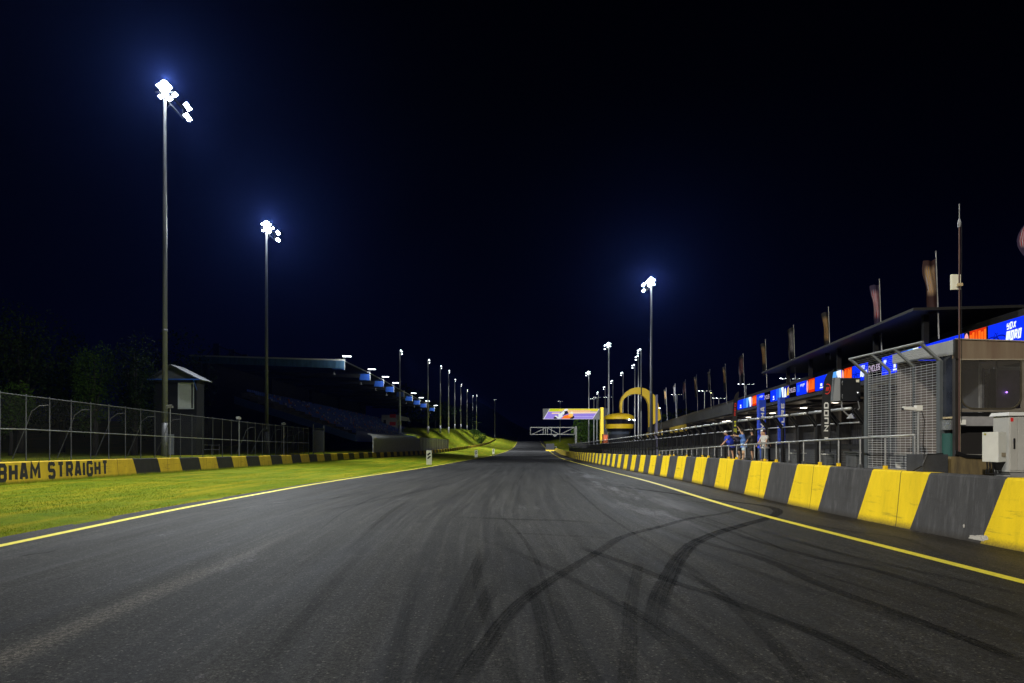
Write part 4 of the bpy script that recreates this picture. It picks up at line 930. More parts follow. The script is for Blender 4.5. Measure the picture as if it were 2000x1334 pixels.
def led_panel(x0, x1, kind):
    Ya, Yb = xY(x1), xY(x0)                 # near, far
    bwp = MB(); z0, z1 = LZ0, LZ1
    base = {'red': E_blk, 'blue': E_blue, 'name': E_blk, 'pic': E_blue, 'sq': E_blue}[kind]
    bwall(bwp, Ya, Yb, .12, .01, z0, z1); P = bwp.build('screen_panel', base, LB); P['label'] = {'red': 'orange red lettered screen panel', 'blue': 'blue screen panel with white model name', 'name': 'black screen panel with pale lettering', 'pic': 'blue and light blue picture panel', 'sq': 'blue panel with white script'}[kind]
    W_ = Yb - Ya
    def fn(s_, t_, l_): return BP(Yb - s_ * W_, .13 + l_ * 2, z0 + t_ * (z1 - z0))
    def rect(mb, s0, s1, t0, t1, lift=0): mb.quad(fn(s0, t0, lift), fn(s1, t0, lift), fn(s1, t1, lift), fn(s0, t1, lift))
    def txt(mb, s_, s0, s1, t0, t1, w=.16, shear=0):
        n = len(s_); cw = (s1 - s0) / (n * 1.18); H = t1 - t0
        asp = W_ / (z1 - z0)
        cwm = cw * asp        # work in panel heights so strokes keep their weight
        text_mesh(mb, s_, lambda a, b_, l_: fn(s0 + a / asp, t0 + b_, l_ + .002), H, cwm, cwm * .18, w * H, shear)
    if kind == 'red':
        a = MB(); rect(a, .26, 1.0, 0, 1); a.build('red_field', emis('led_red_field', (.8, .035, .004), .9), P)
        a = MB(); txt(a, 'YAMAHA', .27, .99, .12, .92, .2); a.build('lettering', E_orange, P)
        a = MB(); ring = [fn(.12 + .115 * math.cos(t), .5 + .46 * math.sin(t), .001) for t in np.linspace(0, 6.283, 24, endpoint=False)]; a.add(ring, [tuple(range(24))]); a.build('emblem', E_pink, P)
        a = MB()
        for k_ in range(3):
            t = math.pi / 2 + k_ * 2.094; c, s_ = math.cos(t), math.sin(t); a.add([fn(.12 + .012 * s_, .5 - .012 * c, .004), fn(.12 + .10 * c, .5 + .40 * s_, .004), fn(.12 - .012 * s_, .5 + .05 * c, .004)], [(0, 1, 2)])
        a.build('emblem_forks', E_red, P)
    elif kind == 'blue':
        a = MB(); txt(a, 'yDX', .56, .84, .62, .90, .2, .15); txt(a, 'mORO', .54, .95, .18, .56, .2, .15); a.build('lettering', E_white, P)
        a = MB()
        for c in (.13, .36):
            for (t0, t1) in [(i / 18 * 6.283, (i + 1) / 18 * 6.283) for i in range(18)]:
                f_ = lambda t, r_: fn(c + r_ * math.cos(t) * .5 / (W_ / 1.2) * 1.2 * .9, .26 + r_ * .25 * math.sin(t) * 1.0, .001)
                a.quad(f_(t0, .8), f_(t1, .8), f_(t1, 1.0), f_(t0, 1.0))
        for p, q_ in (((.13, .26), (.24, .62)), ((.24, .62), (.36, .26)), ((.20, .30), (.31, .62)), ((.19, .66), (.27, .60)), ((.13, .26), (.24, .30))):
            a.quad(fn(p[0] - .008, p[1], .003), fn(p[0] + .008, p[1], .003), fn(q_[0] + .008, q_[1], .003), fn(q_[0] - .008, q_[1], .003))
        a.build('bicycle_outline', E_dbl, P)
    elif kind == 'name':
        a = MB(); txt(a, 'CYCLES', .06, .94, .35, .72, .17); a.build('lettering', emis('led_lilac', (.75, .6, .85), .9), P)
    elif kind == 'pic':
        a = MB(); rect(a, .45, .68, 0, 1); a.build('light_field', E_lblue, P); a = MB(); rect(a, .68, .84, 0, 1); a.build('pale_field', E_cyan, P); a = MB(); rect(a, .84, 1, 0, 1); a.build('white_field', E_white, P)
        a = MB(); a.add([fn(.80, 0, .002), fn(.92, 0, .002), fn(.86, .85, .002)], [(0, 1, 2)]); a.build('dark_figure', E_dbl, P)
        a = MB(); rect(a, .2, .33, .12, .2, .001); rect(a, .22, .30, .26, .46, .001); a.build('lettering', E_white, P)
    elif kind == 'sq':
        a = MB(); 
        for k_ in range(5): txt(a, '/V'[k_ % 2], .42 + k_ * .1, .5 + k_ * .1, .60 + .05 * math.sin(k_ * 2), .85, .3)
        a.build('script', E_white, P)
        a = MB(); rect(a, .1, .35, .25, .8, .001); a.build('faint_field', E_lblue, P)
    return P
led_panel(1935, 2003, 'blue'); led_panel(2005, 2120, 'pic'); led_panel(1888, 1932, 'red'); led_panel(1800, 1886, 'sq'); led_panel(1737, 1798, 'pic'); led_panel(1699, 1725, 'name'); led_panel(1726, 1736.5, 'sq')
led_panel(1668, 1698, 'blue'); led_panel(1647, 1667, 'red'); led_panel(1595, 1646, 'pic'); led_panel(1578, 1594, 'red'); led_panel(1558, 1577, 'sq'); led_panel(1544, 1557.5, 'name')
led_panel(1507, 1533, 'pic'); led_panel(1495, 1506, 'name'); led_panel(1480, 1494.5, 'sq'); led_panel(1469.5, 1479.5, 'red'); led_panel(1442, 1469, 'pic'); led_panel(1436, 1441.7, 'red')
Ya, Yb = xY(1543.5), xY(1533); m = MB(); bwall(m, Ya, Yb, .12, .01, LZ0, LZ1); pp = m.build('screen_panel', E_dbl, LB); pp['label'] = 'panel showing people in white and yellow'
m = MB(); f4 = lambda s_, t_: BP(Yb - s_ * (Yb - Ya), .135, LZ0 + t_ * 1.2)
m.add([f4(.1, .1), f4(.55, .1), f4(.4, .9), f4(.2, .8)], [(0, 1, 2, 3)]); m.build('white_figure', E_white, pp); m = MB(); m.add([f4(.6, .2), f4(1, .2), f4(.95, .95), f4(.75, .8)], [(0, 1, 2, 3)]); m.build('yellow_figure', E_yel, pp)

# flags on the roof edge ----------------------------------------------------------
def flag_mat(name, base, cols, sc):
    q = NB(name); t = q.n('ShaderNodeUVMap').outputs[0]; s = q.n('ShaderNodeSeparateXYZ'); q.L.new(t, s.inputs[0])
    v = q.n('ShaderNodeTexVoronoi', feature='F1'); v.inputs['Scale'].default_value = sc; q.L.new(t, v.inputs['Vector'])
    w = q.n('ShaderNodeTexWave'); w.inputs['Scale'].default_value = sc * .6; w.inputs['Distortion'].default_value = 9; w.inputs['Detail'].default_value = 2; q.L.new(t, w.inputs['Vector'])
    inside = q.math('MULTIPLY', q.rng(q.math('ABSOLUTE', q.math('SUBTRACT', s.outputs[0], .5)), .30, .42, 1, 0), q.rng(q.math('ABSOLUTE', q.math('SUBTRACT', s.outputs[1], .62)), .2, .3, 1, 0))
    pat = q.math('GREATER_THAN', w.outputs['Fac'], .62)
    col = q.mix(q.math('MULTIPLY', pat, inside), (*base, 1), (*cols[0], 1))
    p2 = q.math('MULTIPLY', q.math('LESS_THAN', w.outputs['Fac'], .22), inside); col = q.mix(p2, col, (*cols[1], 1))
    q.L.new(col, q.b.inputs['Base Color']); q.b.inputs['Roughness'].default_value = .8; return q.m
FM = [flag_mat('flag_maroon_gold', (0.025, 0.005, 0.004), ((.42, .24, .05), (.34, .28, .28)), 5), flag_mat('flag_purple', (0.015, 0.007, 0.035), ((.36, .30, .34), (.4, .05, .05)), 4),
      flag_mat('flag_black_gold', (0.006, 0.006, 0.006), ((.38, .20, .05), (.26, .20, .12)), 9), flag_mat('flag_black_white', (0.006, 0.006, 0.007), ((.30, .28, .28), (.12, .12, .16)), 4),
      flag_mat('flag_navy_red', (0.01, 0.01, 0.02), ((.30, .20, .20), (.26, .05, .04)), 4)]
def flag(label, xt, yt, yb, Y, fw, fh, mi, drop=.3, sway=-.25, swing=.0):
    P = at(xt, yt, Y); B = at(xt + (yb - yt) * .035, yb, Y); T = thing('flag', label, 'flag', B, 'flags flying on the pit building roof')
    m = MB(); m.tube([B, P], [.045, .028], 8); m.lathe(P, [(.03, 0), (.06, .04), (.03, .1)], 8); m.build('flagpole', M_steel, T)
    nx, nz = 14, 30; mb = MB(); uv = []
    d = (P - B).normalized()
    for j in range(nz + 1):
        t = j / nz; top = P - d * (drop + t * fh)
        for i in range(nx + 1):
            s_ = i / nx; sag = .25 * s_ * fh * .3; x = -s_ * fw * .72 * (1 - .25 * t * (1 - .3 * s_)) + swing * t * s_; y = .16 * math.sin(s_ * 7 + t * 3 + mi) * s_ + .1 * math.sin(t * 9 + mi) * s_
            z = -sag - .10 * math.sin(s_ * 4 + mi); mb.v.append((top.x + x, top.y + y, top.z + z)); uv.append((s_, 1 - t))
    for j in range(nz):
        for i in range(nx): a = j * (nx + 1) + i; mb.f.append((a, a + 1, a + nx + 2, a + nx + 1)); mb.m.append(0)
    mb.build('cloth', FM[mi], T, smooth=True, uvs=uv)
flag('maroon and gold flag on the pole nearest the antenna mast', 1828, 493, 662, 39, .95, 3.0, 0, .3)
flag('purple flag with white and red emblem above the mesh screen', 1717.5, 547, 690, 46.5, .75, 3.4, 1, .2)
flag('black and gold flag above the dark hanging box', 1618, 601, 702, 57, .8, 3.6, 2, .3)
flag('black flag with grey emblem, fourth pole from the right', 1550, 636, 742, 67, .95, 3.6, 3, .2)
flag('black flag with thin gold emblem above the blue pillars', 1495, 664, 757, 77.4, .8, 3.6, 2, .3)
flag('dark navy flag above the left end of the display', 1451.5, 691, 785, 88.8, 1.0, 3.6, 4, .2)
flag('narrow dark gold flag left of the display end', 1417, 712, 790, 100.6, .7, 3.6, 2, .3)
flag('narrow dark flag beside the warm street lamp', 1386.5, 722, 798, 112, .7, 3.2, 3, .3)
flag('brownish dark flag left of the warm street lamp', 1360.5, 732, 806, 124, .8, 3.6, 2, .3)
flag('dim flag with faint red emblem over the plain fascia', 1338.5, 742, 811, 136, .9, 3.4, 4, .3)
flag('dim narrow flag, second from the yellow arch', 1318.5, 750, 816, 148, .7, 3.4, 3, .3)
flag('faintest flag, closest to the yellow arch', 1301, 758, 822, 160, .8, 3.4, 2, .3)

# ------------------------------------------------------------------ black debris fence
def debris_fence():
    T = thing('debris_fence', 'black steel debris fence with bright bent top rail behind the pit wall', 'fence', (14.4, 25, 0))
    fx = lambda Y: float(cx(Y)) + 15.25
    zt = lambda Y: 3.74 + float(zr(Y)); zbn = lambda Y: 3.24 + float(zr(Y)); lean = .40
    Ys = list(np.arange(25.7, 232, 2.05))
    for Y in Ys:
        m = MB(); x = fx(Y); z0 = float(zr(Y)); w = .11
        m.bar((x, Y, z0), (x, Y, zbn(Y)), .09, .13); m.bar((x, Y, zbn(Y) - .02), (x - lean, Y, zt(Y)), .09, .10); m.bar((x + .05, Y + .22, z0), (x + .05, Y + .22, zbn(Y) - .1), .08, .08); m.bar((x + .05, Y + .22, zbn(Y) - .1), (x - lean * .9, Y + .22, zt(Y) - .06), .06, .07)
        m.build('post', M_black, T) if len([c for c in T.children]) < 100 else m.build('post', M_black, T)
    rl = MB()
    for a in Ys[:-1]: rl.tube([(fx(a + .28) - lean, a + .28, zt(a) + .03), (fx(a + 1.95) - lean, a + 1.95, zt(a + 1.95) + .03)], .062, 8)
    rl.build('top_rail', M_alu, T, smooth=True)
    rl = MB()
    for a in Ys[:-1]: rl.tube([(fx(a + .3) - .05, a + .3, zbn(a)), (fx(a + 1.93) - .05, a + 1.93, zbn(a + 1.93))], .035, 8)
    rl.build('middle_rail', M_steel, T, smooth=True)
    b_ = MB()
    for Y in np.arange(25.8, 120, .13):
        x = fx(Y); z0 = float(zr(Y)); b_.bar((x + .02, Y, 2.35 + z0), (x + .02, Y, zbn(Y)), .012)
    for Y in np.arange(120, 230, .5): x = fx(Y); z0 = float(zr(Y)); b_.bar((x + .02, Y, 1.0 + z0), (x + .02, Y, zbn(Y)), .05)
    b_.build('palisade_bars', M_black, T)
    m = MB()
    for a, b__ in zip(Ys, Ys[1:]): m.hexa([(fx(a) + .02, a, zr(a) + 2.2), (fx(a) + .07, a, zr(a) + 2.2), (fx(b__) + .07, b__, zr(b__) + 2.2), (fx(b__) + .02, b__, zr(b__) + 2.2), (fx(a) + .02, a, zr(a) + 2.42), (fx(a) + .07, a, zr(a) + 2.42), (fx(b__) + .07, b__, zr(b__) + 2.42), (fx(b__) + .02, b__, zr(b__) + 2.42)])
    m.build('mid_beam', M_black, T)
    m = MB(); uv = []
    for Y in Ys: m.v += [(fx(Y) + .09, Y, zr(Y) + 1.0), (fx(Y) + .09, Y, zr(Y) + 2.2)]; uv += [(Y, 0), (Y, 1.2)]
    for i in range(len(Ys) - 1): m.f.append((2 * i, 2 * i + 2, 2 * i + 3, 2 * i + 1)); m.m.append(0)
    m.build('wire_mesh', M_weldd, T, uvs=uv)
    # dark shade screen on the far stretch
    m = MB()
    for a in np.arange(70, 230, 2.05): m.quad((fx(a) + .2, a, zr(a) + .8), (fx(a + 2) + .2, a + 2.0, zr(a) + .8), (fx(a + 2) + .2, a + 2.0, zbn(a)), (fx(a) + .2, a, zbn(a)))
    m.build('shade_screen', mat('shade_screen', (.018, .019, .018), .8, var=.6, vscale=1.2, stretch=(1, 1.5, .2)), T)
debris_fence()
# handrail on the pit wall
def handrail():
    T = thing('handrail', 'grey tubular handrail standing on top of the pit wall', 'railing', (12.4, 20, 1.6))
    hx = lambda Y: float(cx(Y)) + 13.42 + (.5 if Y < 30 else .5)
    hx = lambda Y: float(cx(Y)) + 13.5
    hz = lambda Y: float(np.interp(Y, [19.8, 37, 58, 75], [2.68, 2.33, 1.83, 1.6]))
    Ys = list(np.arange(19.8, 58, 1.45))
    r_ = MB(); r_.tube([(hx(y), y, hz(y)) for y in Ys], .034, 10); r_.build('top_rail', M_alu, T, smooth=True)
    for Y in Ys:
        z0 = float(zr(Y)) + 1.63; p = MB(); p.tube([(hx(Y), Y, z0), (hx(Y), Y, hz(Y))], .028, 8); q_ = p.build('post', M_steel, T)
        k_ = ((Y - 15.87 - .0) / 5.46) % 1; ft = MB(); ft.box(hx(Y) - .05, hx(Y) + .05, Y - .05, Y + .05, z0 - .005, z0 + .11); ft.build('foot', M_yel if k_ > .5 else M_post, q_)
handrail()

# near grey catch screen with outriggers
def catch_screen():
    T = thing('catch_screen', 'grey welded mesh screen with leaning top beside the cabin', 'fence', (13.3, 20, 1.6))
    X = 13.35; Y0, Y1 = 19.95, 23.75; zb, zt = 1.58, 4.85; ox, oz = -.58, .50
    for k_, Y in enumerate((Y0, 21.2, 22.45, Y1)):
        m = MB(); w = .15 if k_ in (0, 3) else .05
        m.bar((X, Y, zb), (X, Y, zt), w); m.build('post', mat('screen_post', (.10, .115, .125), .5, .3, var=.2), T)
        m = MB(); m.bar((X, Y, zt - .03), (X + ox, Y, zt + oz), .12 if k_ in (0, 3) else .07, .06); m.build('outrigger', mat('outrigger_steel', (.22, .24, .25), .5, .4), T)
    m = MB(); m.tube([(X + ox, Y0 - .1, zt + oz + .03), (X + ox, Y1 + .1, zt + oz + .03)], .035, 8); m.build('top_rail', M_alu, T)
    m = MB(); m.bar((X, Y0, zb + .02), (X, Y1, zb + .02), .06); m.build('bottom_rail', M_steel, T)
    m = MB(); m.v = [(X - .02, Y0, zb), (X - .02, Y1, zb), (X - .02, Y1, zt), (X - .02, Y0, zt), (X + ox, Y1, zt + oz), (X + ox, Y0, zt + oz)]; m.f = [(0, 1, 2, 3), (3, 2, 4, 5)]; m.m = [0, 0]
    m.build('wire_mesh', M_weld, T, uvs=[(Y0, 0), (Y1, 0), (Y1, zt - zb), (Y0, zt - zb), (Y1, zt - zb + .77), (Y0, zt - zb + .77)])
    X2 = X + 1.1
    m = MB(); m.bar((X2, 21.6, zb), (X2, 21.6, zt), .07); m.bar((X2, 22.9, zb), (X2, 22.9, zt), .05); m.build('rear_post', M_steel, T)
catch_screen()
# clear plastic roll-down sheet and clutter behind the screen
T = thing('equipment_shelter', 'grey panelled equipment shelter behind the mesh screen', 'shelter', (15.2, 22, 1.5))
m = MB(); m.box(15.0, 15.1, 20.6, 24.4, 2.7, 4.7); m.build('upper_panel', mat('shelter_panel', (.06, .065, .075), .4, var=.5, vscale=1.5), T)
m = MB(); m.box(15.0, 15.08, 20.6, 21.9, 1.5, 2.65); m.box(15.0, 15.08, 22.6, 24.3, 1.5, 2.5); m.build('lower_panel', mat('shelter_grey', (.13, .14, .16), .5, var=.4), T)
m = MB(); [m.bar((14.98, y, 1.5), (14.98, y, 4.8), .06) for y in (20.6, 22.2, 24.4)]; m.build('frame', M_steel, T)
T = thing('fire_extinguisher', 'red fire extinguisher standing behind the mesh screen', 'fire extinguisher', (13.85, 22.0, 1.52))
m = MB(); m.lathe((13.85, 22.0, 1.52), [(.08, 0), (.10, .03), (.10, .50), (.07, .58), (.03, .62)], 16); m.build('cylinder', mat('extinguisher_red', (.45, .012, .012), .35, var=.2), T, smooth=True)
m = MB(); m.lathe((13.85, 22.0, 2.12), [(.03, 0), (.03, .06)], 10); m.bar((13.80, 22.0, 2.2), (13.95, 22.0, 2.22), .03); m.tube([(13.9, 22, 2.15), (13.98, 21.95, 2.0), (13.97, 21.93, 1.7)], .015, 6); m.build('valve', M_black, T)
T = thing('bucket', 'small white bucket behind the mesh screen near the extinguisher', 'bucket', (13.8, 22.7, 1.52))
m = MB(); m.lathe((13.8, 22.7, 1.52), [(.07, 0), (.095, .24), (.10, .25)], 16); m.build('pail', M_white, T, smooth=True); m = MB(); m.lathe((13.8, 22.7, 1.775), [(.105, 0), (.105, .03)], 16); m.build('lid', M_white, T)

# CCTV camera on the rail end
T = thing('security_camera', 'white camera on a post at the near end of the handrail', 'camera', (12.55, 19.75, 1.63))
m = MB(); m.tube([(12.55, 19.72, 1.63), (12.55, 19.72, 3.38)], .035, 8); m.build('post', M_steel, T); m = MB(); m.obox((12.55, 19.72, 3.45), (.09, 0, 0), (0, .07, 0), (0, 0, .08)); m.build('bracket', M_white, T, bevel=.01)
m = MB(); m.obox((12.28, 19.72, 3.44), (.17, 0, -.015), (0, .045, 0), (0, 0, .045)); c = m.build('housing', M_white, T, bevel=.01); m = MB(); m.obox((12.10, 19.72, 3.42), (.012, 0, 0), (0, .035, 0), (0, 0, .035)); m.build('lens', M_black, c)
m = MB(); m.tube([(12.62, 19.7, 3.4), (12.72, 19.7, 3.1), (12.68, 19.7, 2.4), (12.75, 19.7, 1.9), (12.95, 19.6, 1.66)], .012, 6); m.build('cable', M_black, T)

# cabin ---------------------------------------------------------------------------
def cabin():
    T = thing('marshal_cabin', 'weathered brown metal cabin with big plastic window at the right edge', 'cabin', (15, 20, 1.6))
    yf = 19.4; X0 = 13.4; X1 = 16.1; yb = 22.3
    za, zf, zt = 2.12, 4.83, 5.38           # floor, under fascia, top
    brown = mat('weathered_fascia', (.24, .19, .13), .55, .2, var=.45, vscale=1.0, stretch=(3, 3, .3), col2=(.17, .115, .08))
    m = MB(); m.hexa([(X0 - .02, yf - .03, zf), (X1 + .1, yf - .03, zf), (X1 + .1, yf + .12, zf), (X0 - .02, yf + .12, zf), (X0 - .02, yf - .03, zt), (X1 + .1, yf - .03, zt - .10), (X1 + .1, yf + .12, zt - .10), (X0 - .02, yf + .12, zt)]); m.build('fascia', brown, T, bevel=.006)
    m = MB(); m.bar((X0 - .03, yf - .05, zt + .015), (X1 + .1, yf - .05, zt - .085), .05, .03); m.bar((X0 - .03, yf - .045, zf - .02), (X1 + .1, yf - .045, zf - .02), .03, .035); m.build('trim', mat('trim_tan', (.3, .26, .2), .5), T)
    side = mat('cabin_side_grey', (.30, .31, .31), .55, .2, var=.25, vscale=2)
    m = MB(); m.hexa([(X0 - .05, yf - .02, zf + .12), (X0 + .02, yf - .02, zf + .12), (X0 + .02, yb, zf + .2), (X0 - .05, yb, zf + .2), (X0 - .05, yf - .02, zt), (X0 + .02, yf - .02, zt), (X0 + .02, yb, zt - .05), (X0 - .05, yb, zt - .05)]); m.build('side_fascia', side, T)
    m = MB(); m.box(X0, X1 + 1, yf + .12, yb, zt - .22, zt - .14); m.build('roof', side, T)
    m = MB(); m.box(X0 - .04, X0 + .07, yf - .06, yf + .06, za - .1, zf + .02); m.box(X0 - .05, X0 + .03, yf - .07, yf + .01, zf, zt + .01); m.build('corner_post', mat('rusty_black', (.02, .016, .013), .6, var=.5), T)
    m = MB(); m.bar((X0 + .09, yf - .05, za), (X0 + .09, yf - .05, zf), .035); m.build('conduit', mat('conduit_tan', (.35, .31, .22), .5), T)
    # back interior wall and clear window
    m = MB(); m.box(X0 + .1, X1, yb - .1, yb, za, zf + .3); m.build('rear_wall', mat('interior_brown', (.16, .14, .13), .7, var=.3), T)
    m = MB(); m.box(X0, X1, yf, yb, za - .08, za); m.build('floor', M_conc, T)
    # window: rounded frame in a plastic sheet
    wx0, wx1, wz0, wz1 = at(1875, 0, yf).x, at(1994, 0, yf).x, at(0, 799, yf).z, at(0, 702, yf).z; rc = .35
    pts = []
    for (cx_, cz_, a0) in ((wx1 - rc, wz0 + rc, -90), (wx1 - .1, wz1 - .1, 0), (wx0 + .1, wz1 - .1, 90), (wx0 + rc, wz0 + rc, 180)):
        r_ = rc if cz_ < wz0 + 1 else .1
        for k_ in range(7): t = R(a0 + k_ * 15); pts.append((cx_ + r_ * math.cos(t), cz_ + r_ * math.sin(t)))
    m = MB(); n = len(pts); cxm, czm = (wx0 + wx1) / 2, (wz0 + wz1) / 2
    for i in range(n):
        a, b_ = pts[i], pts[(i + 1) % n]; sc = lambda p: (cxm + (p[0] - cxm) * .965, czm + (p[1] - czm) * .955)
        c, d = sc(b_), sc(a); m.hexa([(a[0], yf - .01, a[1]), (b_[0], yf - .01, b_[1]), (c[0], yf - .01, c[1]), (d[0], yf - .01, d[1]), (a[0], yf - .04, a[1]), (b_[0], yf - .04, b_[1]), (c[0], yf - .04, c[1]), (d[0], yf - .04, d[1])])
    wf = m.build('window_frame', mat('window_rubber', (.07, .06, .04), .5, var=.3), T)
    q = NB('clear_plastic'); q.b.inputs['Base Color'].default_value = (.5, .47, .44, 1); q.b.inputs['Roughness'].default_value = .12; q.b.inputs['Alpha'].default_value = .07; q.b.inputs['Specular IOR Level'].default_value = .6
    q.bump(q.noise(q.n('ShaderNodeTexCoord').outputs['Object'], 2.5, 3), .5, .05)
    m = MB(); m.add([(p[0], yf - .012, p[1]) for p in pts], [tuple(range(n))]); m.build('window_pane', q.m, wf)
    m = MB(); m.box(X0 + .1, wx0 + .02, yf - .005, yf + .01, wz0 - .08, zf); m.box(wx1 - .01, X1, yf - .005, yf + .01, wz0 - .08, zf); m.box(wx0 + .02, wx1 - .01, yf - .005, yf + .01, wz0 - .08, wz0 + .02); m.build('front_panel', mat('front_panel_taupe', (.19, .17, .14), .5, var=.3), T)
    m = MB(); m.box(X0 + .1, X1, yf - .035, yf + .02, wz0 - .20, wz0 - .10); m.build('sill_bar', M_black, T)
    m = MB(); m.box(X0 + .1, X1, yf - .01, yf + .01, wz0 - .48, wz0 - .21); m.build('lower_sheet', mat('lower_sheet', (.3, .3, .31), .4, var=.3), T)
    m = MB(); m.box(X0 + .12, X1, yf + .35, yf + .4, za, wz0 - .45); m.build('cavity_shade', mat('cavity_shade_black', (.006, .005, .005), .8), T)  # black sheet standing in for shade in the open space below the window
    # interior fittings seen through the window
    m = MB(); m.box(at(1920, 0, yb).x, at(1932, 0, yb).x, yb - .3, yb - .2, za, zf); m.build('interior_post', M_black, T)
    m = MB(); m.box(at(1882, 0, yb).x, at(1918, 0, yb).x, yb - .14, yb - .11, at(0, 772, yb).z, at(0, 728, yb).z); m.build('rear_window', mat('rear_window', (.012, .014, .03), .2), T)
    m = MB(); m.box(at(1934, 0, yb).x, at(1985, 0, yb).x, yb - .14, yb - .11, at(0, 800, yb).z, at(0, 722, yb).z); m.build('rear_sheet', mat('rear_sheet_mauve', (.26, .20, .26), .4, var=.2), T)
    m = MB(); m.box(at(1882, 0, yb).x, at(1920, 0, yb).x, yb - .16, yb - .12, at(0, 805, yb).z, at(0, 775, yb).z); m.box(at(1934, 0, yb).x, at(1990, 0, yb).x, yb - .17, yb - .145, at(0, 724, yb).z, at(0, 717, yb).z); m.build('interior_board', mat('interior_board_pale', (.42, .40, .38), .5, var=.2), T)
    m = MB(); m.lathe((at(1957, 0, yb).x, yb - .2, at(0, 767, yb).z), [(.01, -.03), (.035, 0), (.01, .03)], 8); m.build('indicator_light', emis('violet_light', (.45, .2, 1), 3), T)
    m = MB(); m.tube([(at(1962, 0, yf).x, yf + .3, zf - .02), (at(1963, 0, yf).x, yf + .3, zf - .5)], .02, 6); m.build('hanging_strap', M_black, T)
    # track-side face: clear roll sheet, two lights
    m = MB(); m.box(X0 - .03, X0 - .005, yf + .1, yf + .55, 3.2, zf + .1); m.build('side_sheet', mat('side_glass', (.03, .035, .05), .12, var=.6, vscale=2), T)
    m = MB(); m.bar((X0 - .02, yf + .08, 3.17), (X0 - .02, yf + .6, 3.17), .05); m.build('side_rail', mat('side_rail_tan', (.4, .33, .2), .5), T)
    m = MB(); m.box(X0 - .06, X0 - .01, yf + .1, yf + .5, 2.82, 3.1); m.build('lamp_housing', mat('crumpled_foil', (.5, .52, .55), .25, .8, bump=1, bscale=12), T)
    m = MB(); m.box(X0 - .06, X0 - .0, yf + .08, yf + .62, 1.75, 2.72); m.build('side_door', mat('green_frame', (.02, .08, .07), .5), T)
    # dark bracket corner above
    # plinth
    m = MB(); pp_ = [(X0 - .2, 1.50), (at(1934, 0, yf).x + .02, 1.50), (at(1936, 0, yf).x, 1.62), (at(1930, 0, yf).x, 1.88), (at(1918, 0, yf).x, 2.02), (X0 - .2, 2.06)]
    k = len(pp_); m.add([(p[0], yf - .12, p[1]) for p in pp_] + [(p[0], yf + 1.2, p[1]) for p in pp_], [tuple(range(k)), tuple(range(k, 2 * k))[::-1]] + [(i, i + k, (i + 1) % k + k, (i + 1) % k) for i in range(k)])
    m.build('plinth', mat('stained_plinth', (.16, .12, .05), .7, var=.5, vscale=3, stretch=(2, 1, .4), col2=(.06, .045, .025)), T)
    m = MB()
    for k_ in range(3): m.tube([(X0 - .1, yf - .14, 2.22 - k_ * .04), (X0 + .2, yf - .17, 2.10 - k_ * .03), (X0 + .6, yf - .17, 2.08 - k_ * .03), (X0 + 1.0, yf - .2, 2.12 - k_ * .02), (X0 + 1.12, yf - .35, 1.9), (X0 + 1.15, yf - .4, 1.62)], .022, 6)
    m.build('cable_bundle', M_black, T)
    m = MB(); m.obox((X0 + .14, yf - .09, 3.03), (.08, 0, 0), (0, .03, 0), (0, 0, .07)); m.build('switch_box', M_white, T)
cabin()
T = thing('concrete_block', 'dark grey block on the pit wall below the cabin corner', 'block', (12.7, 20, 1.63))
m = MB(); x0, x1 = at(1800, 0, 19.2).x, at(1850, 0, 19.2).x; m.box(x0, x1, 19.15, 19.9, 1.6, 2.12); b_ = m.build('block', mat('dark_block', (.035, .037, .042), .7, var=.4, bump=.2), T, bevel=.015)
m = MB(); m.tube([(x0 - .3, 19.1, 1.66), (x0 - .05, 19.1, 1.8), (x0 + .1, 19.12, 2.13), (x0 + .6, 19.2, 2.14)], .018, 6); m.build('cable', M_black, T)
# antenna mast
P = at(1865.5, 402, 19.45)
T = thing('antenna_mast', 'thin rusty antenna mast rising from the cabin corner', 'antenna mast', (P.x, 19.32, 2.1))
m = MB(); m.tube([(P.x, 19.28, 2.1), (P.x, 19.28, at(0, 440, 19.4).z)], [.026, .020], 8); m.build('pole', mat('rusty_pole', (.10, .05, .04), .6, .3, var=.5, vscale=3), T)
m = MB(); m.tube([(P.x, 19.28, at(0, 440, 19.4).z), (P.x, 19.28, P.z)], .012, 6); m.lathe((P.x, 19.28, at(0, 438, 19.4).z), [(.03, -.12), (.05, 0), (.02, .12)], 8); m.build('aerial', M_steel, T)
m = MB(); m.tube([(P.x + .06, 19.28, 3.0), (P.x + .07, 19.28, at(0, 440, 19.4).z)], .008, 5); m.build('cable', M_black, T)
x0, x1, z0, z1 = at(1854.5, 0, 19.4).x, at(1873, 0, 19.4).x, at(0, 567, 19.4).z, at(0, 537, 19.4).z; m = MB(); m.box(x0, x1, 19.32, 19.38, z0, z1); a_ = m.build('antenna_panel', M_cream, T, bevel=.01)
m = MB(); m.obox(((x0 + x1) / 2 + .04, 19.23, z0 + .12), (.06, 0, 0), (0, .04, 0), (0, 0, .04)); m.build('clamp', mat('clamp_tan', (.45, .35, .2), .5), a_)
